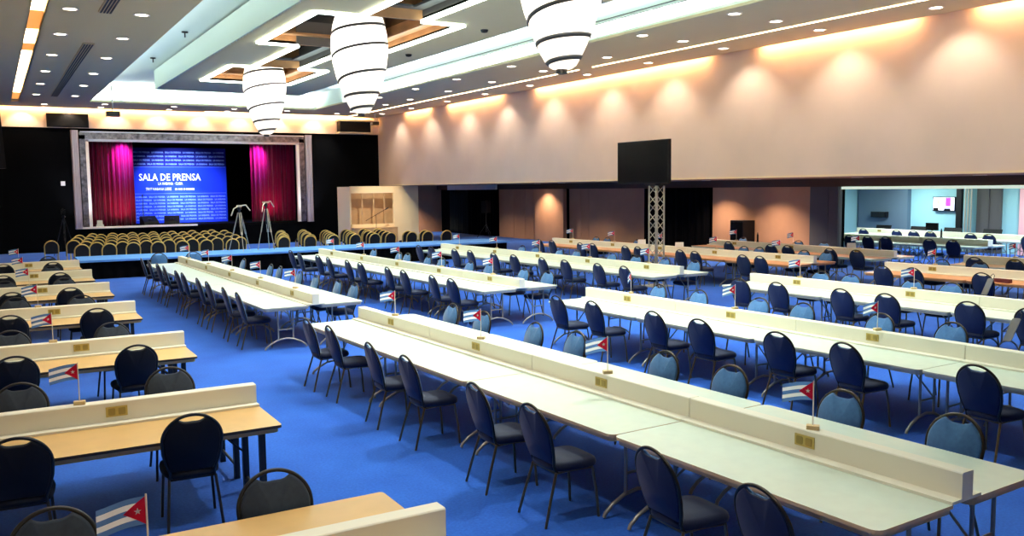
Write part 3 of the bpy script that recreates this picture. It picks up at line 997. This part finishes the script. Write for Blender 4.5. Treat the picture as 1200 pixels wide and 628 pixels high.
def tripod(name, x, y, z, h, spread, label, head, leg_m='alu', rz=0.0):
    t = thing(name, label, 'tripod', (x, y, z), rz, 'camera tripods')
    for k in range(3):
        a = 2 * PI * k / 3 + .5
        b = MB()
        for w in (-.025, .025):
            ox, oy = -math.sin(a) * w, math.cos(a) * w
            b.tube([(.05 * math.cos(a) + ox, .05 * math.sin(a) + oy, h - .2), (spread * .6 * math.cos(a) + ox, spread * .6 * math.sin(a) + oy, h * .38)], .012, 6)
        b.tube([(spread * .55 * math.cos(a), spread * .55 * math.sin(a), h * .44), (spread * math.cos(a), spread * math.sin(a), .012)], .013, 6)
        b.build('leg', M[leg_m], t)
    b = MB(); b.lathe([(.03, h * .55), (.03, h - .12), (.07, h - .1), (.07, h - .04), (.05, h - .03), (.05, h)], 10); b.build('column', M['dark_metal'], t)
    b = MB()
    b.box(-.07, -.1, h, .07, .1, h + .06)
    if head == 'arms':
        b.tube([(-.04, 0, h + .02), (-.2, -.05, h - .06), (-.3, -.08, h - .3)], .02, 6)
        b.tube([(.04, 0, h + .04), (.22, -.03, h + .06), (.36, -.06, h - .14)], .022, 6)
    b.build('head', M['alu'] if head == 'arms' else M['black_plastic'], t)
    if head == 'camera':
        b = MB(); b.box(-.08, -.2, h + .06, .08, .2, h + .24); b.tube([(0, -.2, h + .15), (0, -.36, h + .15)], .06, 12); b.box(-.03, -.1, h + .24, .03, .12, h + .3)
        b.build('video_camera', M['black_plastic'], t)
    return t
tripod('video_tripod', 7.35, 31.0, .6, 1.55, .42, 'silver video tripod on the platform in front of the dark stage gap', 'arms')
tripod('video_tripod', 8.3, 31.1, .6, 1.66, .34, 'silver video tripod on the platform in front of the right curtain', 'arms', rz=.6)
tripod('video_tripod', 2.55, 42.0, 0, 1.75, .5, 'dark tripod with video camera by the black wall left of the stage', 'camera', 'dark_metal')

# ------------------------------------------------------------------ interpreters' booth at the far right corner
bo = thing('interpreter_booth', 'cream interpreter booth with timber slats at the far corner of the hall', 'booth', (0, 42, 0))
b = MB()
b.box(17.9, 0, 0, 19.2, .08, 2.87); b.box(15.45, -.02, 2.52, 17.9, .08, 2.87); b.box(17.78, -.03, 0, 17.9, .1, 2.87)
b.box(15.45, 0, 0, 17.8, .08, .95)
b.build('front_panel', M['cream_panel'], bo)
b = MB(); b.box(15.42, .0, 0, 15.5, 1.8, 2.85); b.box(19.12, .08, 0, 19.2, 1.8, 2.87); b.build('side_panel', M['cream_panel'], bo)
b = MB(); b.box(15.5, 1.0, 0, 19.1, 1.08, 2.6); b.build('back_panel', M['pale_wood'], bo)
b = MB()
for x in (16.1, 16.72, 17.3):
    b.box(x - .03, .0, .95, x + .03, .06, 2.52)
b.build('mullion', M['pale_wood'], bo)
b = MB(); b.box(15.45, -.5, .72, 17.8, -.02, .78); b.box(15.45, -.48, 0, 17.8, -.42, .72); b.build('counter', M['pale_wood'], bo)
ms = thing('microphone_stand', 'black boom microphone stand in front of the cream booth', 'microphone stand', (16.5, 41.2, 0))
b = MB(); b.lathe([(.14, 0), (.14, .02), (.012, .03), (.012, 1.42)], 10); b.build('pole', M['black_plastic'], ms)
b = MB(); b.tube([(-.55, 0, 1.15), (.55, 0, 1.72)], .014, 6); b.build('boom', M['black_plastic'], ms)
b = MB(); b.tube([(.5, 0, 1.69), (.68, 0, 1.79)], .03, 8); b.build('microphone', M['dark_metal'], ms)

# ------------------------------------------------------------------ curtains of the side bay
curtain('black_curtain', 42.3, 45.6, XP - .1, .02, 2.62, .05, 9, M['black_cloth'], 'black curtain behind the tall loudspeaker', 'y')
curtain('green_black_curtain', 45.65, 48.1, XP - .05, .02, 2.62, .05, 8, M['green_black'], 'dark pleated curtain left of the tall loudspeaker', 'y')
b = MB(); b.box(XP - .2, 42.2, 2.62, XP - .1, 48.2, 2.9)
tag(b.build('curtain_pelmet', M['white_plastic']), 'pale pelmet over the black curtains', 'pelmet')
curtain('black_curtain', 25.45, 29.4, XP - .1, .02, 2.62, .05, 10, M['black_cloth'], 'black curtain behind the truss', 'y')

# loudspeaker on a tripod stand
ls = thing('loudspeaker', 'black loudspeaker on tripod stand in front of the black curtain', 'speaker', (23.2, 41.9, 0), .4)
b = MB()
vs = [(-.2, -.2, 1.35), (.2, -.2, 1.35), (.16, .2, 1.35), (-.16, .2, 1.35), (-.2, -.2, 2.05), (.2, -.2, 2.05), (.16, .2, 2.0), (-.16, .2, 2.0)]
b.add(vs, [(0, 3, 2, 1), (4, 5, 6, 7), (0, 1, 5, 4), (1, 2, 6, 5), (2, 3, 7, 6), (3, 0, 4, 7)])
b.build('cabinet', M['black_plastic'], ls)
b = MB(); b.box(-.17, -.215, 1.4, .17, -.2, 2.0); b.build('grille', M['dark_metal'], ls)
b = MB(); b.tube([(0, 0, .3), (0, 0, 1.36)], .02, 8)
for k in range(3):
    a = 2 * PI * k / 3
    b.tube([(0, 0, .75), (.5 * math.cos(a), .5 * math.sin(a), .012)], .014, 6)
b.build('stand', M['dark_metal'], ls)
# tall black cabinet between brown panels
cb = thing('equipment_cabinet', 'tall black cabinet standing against the brown partition', 'cabinet', (23.75, 23.35, 0))
b = MB(); b.box(-.3, -.32, .06, .3, .32, 1.42); b.build('body', M['black_plastic'], cb)
b = MB(); b.box(-.315, -.28, .12, -.3, .28, 1.36); b.build('door', M['black_gloss'], cb)
b = MB(); b.box(-.25, -.28, 0, .25, .28, .06); b.build('plinth', M['dark_metal'], cb)

# ------------------------------------------------------------------ truss with screen
tr = thing('truss_tower', 'silver lattice truss tower carrying the large black screen', 'truss', (15.4, 18.3, 0))
b = MB(); b.box(-.35, -.35, 0.001, .35, .35, .02); b.build('base_plate', M['alu'], tr)
s = .14
for (px, py) in ((-s, -s), (s, -s), (s, s), (-s, s)):
    b = MB(); b.tube([(px, py, .02), (px, py, 2.74)], .024, 8); b.build('chord', M['alu'], tr)
b = MB()
cs = [(-s, -s), (s, -s), (s, s), (-s, s)]
for f in range(4):
    a, c = cs[f], cs[(f + 1) % 4]
    k = 0; z = .08
    while z < 2.6:
        p, q = (a, c) if k % 2 == 0 else (c, a)
        b.tube([(p[0], p[1], z), (q[0], q[1], z + .24)], .011, 6)
        z += .24; k += 1
b.build('lattice', M['alu'], tr)
b = MB(); b.box(-.2, -.2, 2.72, .2, .2, 2.76); b.box(.0, -.5, 2.9, .06, .5, 3.0); b.box(.0, -.06, 2.74, .08, .06, 3.3); b.build('bracket', M['dark_metal'], tr)
tv = thing('screen', 'large black screen on top of the truss tower', 'screen', (15.3, 18.75, 0))
b = MB(); b.box(-.04, -1.08, 2.78, .06, 1.08, 3.94); b.build('casing', M['black_plastic'], tv)
b = MB(); b.box(-.046, -1.05, 2.82, -.04, 1.05, 3.91); b.build('glass', M['black_gloss'], tv)

# ------------------------------------------------------------------ things in the side room
wt = thing('wall_screen', 'small lit television on the teal side room wall', 'television', (32.93, 21.33, 0))
b = MB(); b.box(-.1, -.48, 1.58, -.03, .48, 2.16); b.box(-.03, -.15, 1.75, .07, .15, 1.95); b.build('casing', M['black_plastic'], wt)
b = MB(); b.box(-.106, -.45, 1.62, -.1, .45, 2.13); b.build('picture', M['screen_glow'], wt)
b = MB(); b.box(-.108, -.3, 1.78, -.106, -.08, 2.12); b.build('purple_figure', M['screen_purple'], wt)
b = MB(); b.box(-.108, .18, 1.85, -.106, .3, 2.05); b.build('yellow_figure', M['screen_yellow'], wt)
b = MB(); b.box(-.108, .22, 1.62, -.106, .44, 1.72); b.box(-.108, -.3, 1.62, -.106, -.02, 1.7); b.build('dark_figure', M['black_plastic'], wt)
b = MB(); b.box(32.55, 23.75, 1.28, 32.72, 24.5, 1.52); b.box(32.5, 23.8, 1.3, 32.56, 24.45, 1.48)
tag(b.build('air_vent', M['dark_metal']), 'dark wall unit on the slate panel of the side room', 'wall unit')
b = MB(); b.box(32.6, 20.45, 0.005, 32.75, 20.66, 2.6)
tag(b.build('black_pillar', M['black_plastic']), 'narrow black upright beside the wall television', 'upright')
for k in range(3):
    b = MB(); b.tube([(32.7, 20.34 - .12 * k, 0.003), (32.7, 20.34 - .12 * k, 2.6)], .03, 8)
    tag(b.build('chrome_pole', M['alu']), 'tall pale metal pole, %s from the wall television, in the side room' % ORD[k], 'pole', 'pale metal poles')
def laptop(x, y, rz, label, w=.42):
    t = thing('laptop', label, 'laptop', (x, y, TH + .001), rz, 'laptops in the side room')
    b = MB(); b.box(-w / 2, -.14, 0, w / 2, .14, .02); b.build('keyboard', M['black_plastic'], t)
    b = MB()
    vs = [(-w / 2, .13, .02), (w / 2, .13, .02), (w / 2, .22, .28), (-w / 2, .22, .28), (-w / 2, .145, .02), (w / 2, .145, .02), (w / 2, .235, .28), (-w / 2, .235, .28)]
    b.add(vs, [(0, 1, 2, 3), (5, 4, 7, 6), (0, 4, 5, 1), (3, 2, 6, 7), (0, 3, 7, 4), (1, 5, 6, 2)]); b.build('lid', M['black_plastic'], t)
for i, (x, y, w) in enumerate([(31.2, 23.0, 'beside the slate panel, farthest left'), (31.1, 21.35, 'below the dark wall unit'), (31.05, 19.9, 'second right of the dark wall unit'),
                               (30.95, 18.3, 'under the wall television'), (30.7, 16.3, 'before the dark double doors'), (30.55, 15.4, 'right of the dark double doors')]):
    laptop(x, y, -PI / 2, 'open black laptop on the rearmost table, %s' % w, .7)
mo = thing('monitor', 'black desk monitor on the rearmost table of the side room', 'monitor', (31.05, 20.62, TH), -PI / 2)
b = MB(); b.box(-.12, -.1, .001, .12, .1, .015); b.box(-.03, -.02, .015, .03, .02, .2); b.build('stand', M['black_plastic'], mo)
b = MB(); b.box(-.25, -.03, .16, .25, .03, .45); b.build('display', M['black_gloss'], mo)

# small objects on the right-hand tables
b = MB(); b.box(-.055, -.16, 0, .055, .16, .075)
o = b.build('maroon_case', M['red_book'], loc=(17.0, 9.75, TH + .001)); tag(o, 'small maroon case on the orange wood table at the right edge', 'case')
for (x, y, z, w) in ((12.1, 6.78, .66, 'in the third white row'), (16.28, 9.62, .72, 'in the orange row at right edge')):
    t = thing('pale_slab', 'flat pale slab at the back of a navy chair %s' % w, 'bag', (x, y, z), .15, 'pale slabs at chair backs')  # loose pale slab of unknown kind; its handle is made up
    b = MB(); b.prism(rrect(-.055, -.16, .055, .16, .02, 3), -.012, .012)
    b.v = [(zz + .18 * yy, xx - .3 * yy, yy) for xx, yy, zz in b.v]
    b.build('body', M['leg_grey'], t)
    b = MB(); b.tube([(.03, -.09, .155), (.05, -.1, .22), (.06, -.07, .25), (.05, -.04, .22), (.03, -.01, .155)], .006, 6); b.build('handle', M['dark_metal'], t)
def card(x, y, z, label):
    t = MB()
    t.add([(-.12, -.02, 0), (.12, -.02, 0), (.12, .02, .14), (-.12, .02, .14), (-.12, .06, 0), (.12, .06, 0)], [(0, 1, 2, 3), (4, 5, 2, 3), (0, 3, 4), (1, 5, 2), (0, 4, 5, 1)])
    o = t.build('name_card', M['paper'], loc=(x, y, z)); o.rotation_euler = (0, 0, CAMYAW)
    tag(o, label, 'card', 'white name cards')
card(17.26, 21.2, TH + .186, 'white folded card on the orange wood row divider, behind the truss')
card(17.2, 19.4, TH + .186, 'white folded card on the orange wood row divider, right of the truss')
card(20.6, 16.1, TH + .186, 'white folded card on the divider nearest the brown partitions')
for k, (x, y) in enumerate([(20.6, 19.6), (26.4, 17.2), (20.6, 15.2)]):
    b = MB(); b.lathe([(.05, 0), (.05, .015), (.03, .02), (.03, .22), (.014, .26), (.014, .3)], 12)
    tag(b.build('bottle', M['black_plastic'], loc=(x, y, TH + (.2 if k == 1 else .186))), 'dark bottle standing on the divider %s' % ['left of the black cabinet', 'in the side room', 'at the near end of the partition row'][k], 'bottle', 'dark bottles on dividers')

# ------------------------------------------------------------------ hanging lanterns
LPROF = [(.02, 4.52), (.14, 4.53), (.22, 4.58), (.30, 4.72), (.385, 4.90), (.47, 5.12), (.56, 5.38), (.625, 5.65), (.665, 5.92), (.672, 6.15), (.655, 6.4), (.61, 6.65), (.54, 6.87), (.42, 6.98)]
def lrad(z):
    for (r0, z0), (r1, z1) in zip(LPROF[:-1], LPROF[1:]):
        if z0 <= z <= z1:
            return r0 + (r1 - r0) * (z - z0) / (z1 - z0)
    return LPROF[-1][0] if z > 6 else LPROF[0][0]
def lantern(x, y, dz, label):
    t = thing('pendant_lantern', label, 'lamp', (x, y, dz), 0, 'white pleated lanterns')
    b = MB()
    n = 144
    vs = []
    for r, z in LPROF:
        for k in range(n):
            a = 2 * PI * k / n
            rr = r * (1 + .02 * math.sin(a * 36))
            vs.append((rr * math.cos(a), rr * math.sin(a), z))
    fs = [(i * n + k, i * n + (k + 1) % n, (i + 1) * n + (k + 1) % n, (i + 1) * n + k) for i in range(len(LPROF) - 1) for k in range(n)]
    b.add(vs, fs, 0, True)
    b.build('shade', M['lantern'], t)
    bulb = bpy.data.lights.new('lantern_bulb', 'POINT'); bulb.energy = 190; bulb.color = (1, .95, .88); bulb.shadow_soft_size = .1
    bo_ = bpy.data.objects.new('lantern_bulb', bulb); COL.objects.link(bo_); bo_.location = (x, y, dz + 6.05)
    # spiral ribbon
    az = math.atan2(R_.y, R_.x)
    zs = [6.62, 6.36, 6.18, 5.78, 5.56, 5.2, 5.02, 4.88, 4.7, 4.58]     # right, left, right, left ...
    pts = []
    for i in range(len(zs) - 1):
        m_ = 16
        for k in range(m_):
            f = k / m_
            a = az - PI * (i + f)
            e = f
            if i % 2 == 0:      # front pass: flat on the right, steeper on the left
                e = f ** 1.6
            z = zs[i] + (zs[i + 1] - zs[i]) * e
            pts.append((a, z))
    b = MB()
    w = .06
    vs = []
    for a, z in pts:
        for zz in (z - w / 2, z + w / 2):
            r = lrad(zz) * 1.012 + .006
            vs.append((r * math.cos(a), r * math.sin(a), zz))
    b.add(vs, [(2 * i, 2 * i + 2, 2 * i + 3, 2 * i + 1) for i in range(len(pts) - 1)], 0, True)
    o = b.build('ribbon', M['spiral'], t)
    md = o.modifiers.new('thick', 'SOLIDIFY'); md.thickness = .014
    b = MB(); b.lathe([(.04, 4.45), (.085, 4.46), (.09, 4.52), (.04, 4.53)], 20); b.build('bottom_cap', M['spiral'], t)
    b = MB(); b.tube([(0, 0, 6.9), (0, 0, 7.05)], .02, 8); b.lathe([(.43, 6.97), (.43, 7.0)], 32); b.build('top_plate', M['dark_metal'], t)
    return t
lantern(7.62, 11.3, -.02, 'largest white pleated lantern with dark spiral ribbon, nearest the camera')
lantern(7.85, 20.4, 0.03, 'middle white pleated lantern with dark spiral ribbon')
lantern(7.9, 29.2, 0.03, 'smallest white pleated lantern with dark spiral ribbon, nearest the stage')

# ------------------------------------------------------------------ ceiling fittings
def make_downlight(label):
    t = thing('ceiling_downlight', label, 'downlight', group='round ceiling downlights')
    b = MB(); b.lathe([(.125, -.012), (.165, -.012), (.165, .0), (.125, .0)], 24, cap=False); b.build('trim_ring', M['white_trim'], t)
    b = MB(); b.lathe([(.0, -.006), (.126, -.006), (.126, -.003)], 24, cap=False); b.build('lens', M['lamp_glow'], t)
    return t
dl0 = None
def spot(name, loc, energy, size=110, blend=.7, color=(1, .95, .86), rot=(0, 0, 0), radius=.1):
    l = bpy.data.lights.new(name, 'SPOT')
    l.energy = energy; l.spot_size = math.radians(size); l.spot_blend = blend; l.color = color; l.shadow_soft_size = radius
    o = bpy.data.objects.new(name, l); COL.objects.link(o); o.location = loc; o.rotation_euler = rot
    return o
def area(name, loc, sx, sy, energy, color, rot=(0, 0, 0), spread=180):
    l = bpy.data.lights.new(name, 'AREA')
    l.shape = 'RECTANGLE'; l.size = sx; l.size_y = sy; l.energy = energy; l.color = color; l.spread = math.radians(spread)
    o = bpy.data.objects.new(name, l); COL.objects.link(o); o.location = loc; o.rotation_euler = rot
    return o

E_MAIN = 120.0
def downlight(x, y, z, label, energy=None, size=86, color=(1, .96, .88)):
    global dl0
    if dl0 is None:
        dl0 = make_downlight(label); dl0.location = (x, y, z)
    else:
        dup(dl0, (x, y, z), 0, label)
    if energy:
        spot('downlight_lamp', (x, y, z - .03), energy, size, color=color)
for ci, (x, w) in enumerate(((1.55, 'outer'), (2.9, 'inner'))):
    for r, y in enumerate((1.4, 5.1, 8.8, 12.5, 16.3, 20.05, 23.4, 27.1, 30.95, 34.7, 38.7)):
        downlight(x + .02 * (r - 5), y, zc(y), 'ceiling downlight left of the coffer, %s line, %s from the stage' % (w, ORD[10 - r]), E_MAIN * (1.6 if y < 17 else .5))
for (x, ys_, w) in ((13.92, (.9, 4.2, 7.5, 10.8, 14.0, 17.1, 20.3, 23.4, 27.1, 30.5, 34.1), 'line beside the coffer'),
                    (15.4, (4.4, 7.8, 11.0, 14.2, 17.3, 20.5, 23.9, 27.26, 30.7, 34.3, 37.0), 'middle line')):
    for r, y in enumerate(ys_):
        downlight(x, y, zc(y), 'ceiling downlight right of the coffer, %s, %s from the stage' % (w, ORD[len(ys_) - 1 - r]), E_MAIN * (2.0 if y < 15 else 1))
wall_ys = (5.2, 8.3, 11.5, 14.5, 17.7, 20.85, 24.0, 27.6, 31.0, 34.4, 38.2, 41.8)
for r, y in enumerate(wall_ys):
    downlight(17.2, y, zc(y), 'ceiling downlight nearest the beige wall, %s from the stage' % ORD[11 - r])
    # wall washer: aimed down and slightly at the beige wall so it draws a scallop
    spot('wall_washer', (17.25, y, zc(y) - .04), 80, 100, .7, (1, .86, .72), rot=(0, math.radians(-24), 0), radius=.06)
for i, (x, y) in enumerate([(4.4, 42.0), (4.4, 43.6), (7.25, 42.0), (7.3, 43.6), (9.9, 42.0), (9.9, 43.4), (12.4, 42.0), (15.1, 42.6), (2.12, 43.0), (15.2, 44.2)]):
    downlight(x, y, zc(y), 'ceiling downlight in front of the stage, %s' % ['left of centre, inner', 'left of centre, by the header', 'centre left, inner', 'centre left, by the header', 'centre right, inner',
              'centre right, by the header', 'right of centre', 'far right, inner', 'far left', 'far right, by the header'][i], 260)
downlight(15.4, 41.2, zc(41.2), 'ceiling downlight in front of the cream booth')
booth_fill = spot('booth_fill', (15.4, 37.0, zc(37) - .05), 1500, 34, .8, (1, .88, .66))  # extra spot without a fitting, added to brighten the booth
booth_fill.rotation_euler = (Vector((17.2, 42, 1.3)) - booth_fill.location).to_track_quat('-Z', 'Y').to_euler()
# low ceiling of the bay
bay = [(21.8, 9.4), (21.8, 13.2), (21.8, 16.9), (21.8, 21.2), (23.1, 24.6), (21.8, 28.0), (21.8, 32.4), (23.2, 36.6), (21.8, 40.6), (22.9, 21.9), (21.4, 48.4)]  # last entry is an extra downlight added to brighten the far alcove
bay_w = ['nearest the camera', 'beside the side room', 'by the side room opening', 'left of the grey panels', 'left of the black cabinet', 'behind the screen', 'left of the truss', 'over the forward brown panel', 'by the loudspeaker', 'right of the black cabinet', 'added to light the far end of the bay']
for i, (x, y) in enumerate(bay):
    close = x > 22.5
    downlight(x, y, 2.905, 'small downlight in the low brown ceiling, %s' % bay_w[i], 800 if i == 10 else 380 if close else 260, 120, (1, .78, .58))

# slot diffusers, left ceiling
def slot_vent(x, y0, y1, label):
    t = thing('air_diffuser', label, 'air diffuser', (0, 0, 0), group='slot air diffusers')
    b = MB(); cslab(b, x - .13, y0, x + .13, y1, t=.03, dz=-.035); b.build('frame', M['ceiling'], t)
    b = MB()
    for k in range(4):
        xx = x - .09 + .06 * k
        cslab(b, xx - .018, y0 + .03, xx + .018, y1 - .03, t=.01, dz=-.042)
    b.build('slot', M['black_plastic'], t)
slot_vent(2.2, 9.0, 20.05, 'long black slotted air diffuser in the left ceiling, nearer one')
slot_vent(2.28, 24.5, 38.9, 'long black slotted air diffuser in the left ceiling, farther one')
# linear diffuser on the right coffer face
dfu = thing('air_diffuser', 'long dark double-slot diffuser on the right coffer face', 'air diffuser', (0, 0, 0), group='slot air diffusers')
b = MB()
for k in (0, .07):
    cslab(b, CX1 + LIP - .03, CY0, CX1 + LIP - .008, 33.8, t=.018, dz=.46 + k)
b.build('slot', M['dark_metal'], dfu)
# sprinklers and detectors
for i, (x, y, z, w) in enumerate([(4.9, 26.2, 0, 'left coffer recess, nearer'), (4.9, 31.9, 0, 'left coffer recess, farther')]):
    b = MB(); b.lathe([(.02, 0), (.02, .12), (.09, .13), (.09, .16)], 12)
    tag(b.build('sprinkler', M['dark_metal'], loc=(x, y, zc(y) + UP - .17)), 'dark sprinkler head in the %s' % w, 'sprinkler', 'ceiling sprinklers')
for i, (x, y, w) in enumerate([(10.13, 18.25, 'nearer'), (10.13, 22.6, 'farther')]):
    b = MB(); b.lathe([(.02, 0), (.07, .01), (.09, .05), (.09, .07)], 14)
    tag(b.build('ceiling_camera', M['black_plastic'], loc=(x, y, zc(y) - .07)), 'small black dome on the ceiling island, %s one' % w, 'detector', 'ceiling domes')
# projectors on poles
def projector(x, y, zt, label, s=1.0):
    t = thing('ceiling_projector', label, 'projector', (x, y, zt), 0, 'hanging projectors')
    b = MB(); b.tube([(0, 0, .08), (0, 0, zc(y) - zt - .012)], .025, 8); b.lathe([(.08, zc(y) - zt - .03), (.08, zc(y) - zt - .012)], 12); b.build('pole', M['white_plastic'], t)
    b = MB(); b.box(-.22 * s, -.18 * s, -.08, .22 * s, .18 * s, .09); b.build('body', M['dark_metal'], t)
    b = MB(); b.tube([(.08, .18 * s, 0), (.08, .24 * s, 0)], .05, 12); b.build('lens', M['black_gloss'], t)
projector(3.83, 34.2, 5.47, 'white-poled projector hanging in front of the stage header')
projector(16.8, 41.8, 6.02, 'small projector hanging by the corner of the beige wall', .8)

# left-hand glowing slot: bright tubes with amber gaps
segs = [(6.2, 21.1, 'led_warm'), (21.15, 23.6, 'led_orange'), (23.65, 25.9, 'led_warm'), (25.95, 27.3, 'led_orange'), (27.35, 39.2, 'led_warm'), (39.25, 42.1, 'led_orange')]
cnt = {'led_warm': 0, 'led_orange': 0}
for (y0, y1, m) in segs:
    b = MB(); cslab(b, SX0 + .01, y0, SX1 - .01, y1, t=.03, dz=.1)
    w = ['nearest', 'middle', 'farthest'][cnt[m]]; cnt[m] += 1
    tag(b.build('slot_light', M[m]), '%s %s section of the left ceiling light slot' % (w, 'bright white' if m == 'led_warm' else 'dim amber'), 'slot light', 'left ceiling light slot')
# thin glowing line on the right
for i, (y0, y1) in enumerate(((6.0, 22.35), (23.1, 44.3))):
    b = MB(); cslab(b, 16.21, y0, 16.25, y1, t=.02, dz=-.022)
    tag(b.build('slot_light', M['led_warm']), 'thin glowing line in the right ceiling, %s length' % ['nearer', 'farther'][i], 'slot light', 'right ceiling light line')
b = MB(); cslab(b, 9.0, 44.05, 16.2, 44.1, t=.02, dz=-.022)
tag(b.build('slot_light', M['led_warm']), 'thin glowing line in the ceiling along the stage header', 'slot light', 'right ceiling light line')

# ------------------------------------------------------------------ lights
COOL = (.90, 1.0, .97)
ym = (CY0 + CY1) / 2; yl = CY1 - CY0
area('cove_strip_right', (CX1 + LIP / 2, ym, zc(ym) + .14), .1, yl, 900, COOL, (PI, 0, 0))
area('cove_strip_left', (CX0 - LIP / 2, ym, zc(ym) + .14), .1, yl, 300, COOL, (PI, 0, 0))
area('cove_strip_back', ((CX0 + CX1) / 2, CY1 + LIP / 2, zc(41) + .14), CX1 - CX0, .1, 420, COOL, (PI, 0, 0))
area('island_strip_right', (IX1 - .2, ym - 3, zc(ym) + .35), .1, 30, 420, COOL, (PI, 0, 0))
# warm wall slot along the beige wall, with dark gaps between the tubes
for (y0, y1) in ((6.0, 11.2), (12.6, 17.3), (19.3, 28.8), (31.4, 36.4), (38.2, 41.2)):
    yc = (y0 + y1) / 2
    area('wall_slot_tube', (18.05, yc, zc(yc) + .12), .06, y1 - y0, 11 * (y1 - y0), (1, .52, .22), (0, math.radians(-40), 0))
area('header_slot_tube', (7.5, 44.75, zc(44) + .1), 20.5, .06, 260, (1, .6, .25), (math.radians(40), 0, 0))
for k in range(8):
    x = 1.3 + 1.9 * k
    spot('header_washer', (x, 44.3, zc(44.3) - .04), 60, 90, .4, (1, .8, .6), rot=(math.radians(32), 0, 0), radius=.06)
# added spots inside the recesses, without fittings, to brighten the tables
for (x0, y0, x1, y1) in squares:
    for x in (x0 + .5, x1 - .5):
        for y in (y0 + .6, y1 - .6):
            spot('recess_fill', (x, y, zc(y) + .2), 600 if y0 < 10 else 320, 108, .5, (.92, 1, .93), radius=.12)
# stage lights
def aim(o, target):
    d = Vector(target) - o.location
    o.rotation_euler = d.to_track_quat('-Z', 'Y').to_euler()
aim(spot('stage_spot', (5.6, 45.7, 5.3), 600, 60, .9, (.45, .08, 1)), (5.5, 46.6, 4.3))
aim(spot('stage_spot', (12.2, 45.7, 5.3), 600, 60, .9, (.5, .08, 1)), (12.0, 46.6, 4.3))
aim(spot('stage_spot', (5.4, 45.4, 1.6), 40, 80, .9, (1, .3, .5)), (5.3, 46.6, 2.2))
aim(spot('stage_spot', (12.4, 45.4, 1.6), 40, 80, .9, (1, .3, .45)), (12.6, 46.6, 2.2))
aim(spot('stage_spot', (7.4, 45.7, 5.2), 2200, 36, 1.0, (.75, .85, 1)), (8.7, 48.5, 1.8))
aim(spot('stage_spot', (7.6, 45.7, 5.3), 1700, 85, .9, (.6, .7, 1)), (8.5, 48.5, 2.4))
aim(spot('stage_spot', (3.4, 43.6, .5), 260, 60, .8, (.85, .8, 1)), (3.5, 45, 3.6))  # uplight added to brighten the left chrome columns
aim(spot('stage_spot', (14.3, 43.6, .5), 260, 60, .8, (.95, .9, 1)), (14.1, 45, 3.4))  # uplight added to brighten the right chrome columns
# side room: ceiling panels
for (x, y) in ((27.5, 8.5), (27.5, 15), (27.5, 21), (31, 10), (31.0, 17), (31, 22)):
    area('side_room_panel', (x, y, 2.84), 1.2, .6, 120, (.82, .97, 1))

# ------------------------------------------------------------------ small things on the dark left wall and at the left edge
b = MB(); b.box(2.7, -.03, 3.03, 2.88, 0, 3.23)
tag(b.build('wall_switch', M['white_plastic'], loc=(0, YB, 0)), 'small white plate on the black wall left of the stage', 'wall plate')
mon = thing('hanging_screen', 'hanging screen with dark casing cut off by the left edge', 'screen', (-.43, 9.0, 3.26), 0)
b = MB(); b.box(-.53, -.04, -.36, .53, .04, .36); b.build('casing', M['dark_metal'], mon)
b = MB(); b.box(-.46, -.046, -.3, .46, -.04, .3); b.build('picture', M['screen_glow'], mon)
b = MB(); b.tube([(0, .06, -.1), (0, .06, zc(9.0) - 3.28)], .025, 8); b.box(-.1, .04, -.12, .1, .07, .1); b.build('bracket', M['dark_metal'], mon)
mon.rotation_euler = (0, math.radians(-2.5), .1)

# ------------------------------------------------------------------ world, colour management
w = bpy.data.worlds.new('world'); SC.world = w; w.use_nodes = True
w.node_tree.nodes['Background'].inputs[0].default_value = (.6, .65, .7, 1)
w.node_tree.nodes['Background'].inputs[1].default_value = .1
vs_ = SC.view_settings
SC.display_settings.display_device = 'sRGB'
vs_.view_transform = 'Standard'; vs_.look = 'None'; vs_.gamma = 1.0; vs_.use_curve_mapping = False
vs_.exposure = 0.6
cy = SC.cycles
cy.use_denoising = True
cy.max_bounces = 6; cy.diffuse_bounces = 4; cy.glossy_bounces = 3
cy.sample_clamp_indirect = 6.0
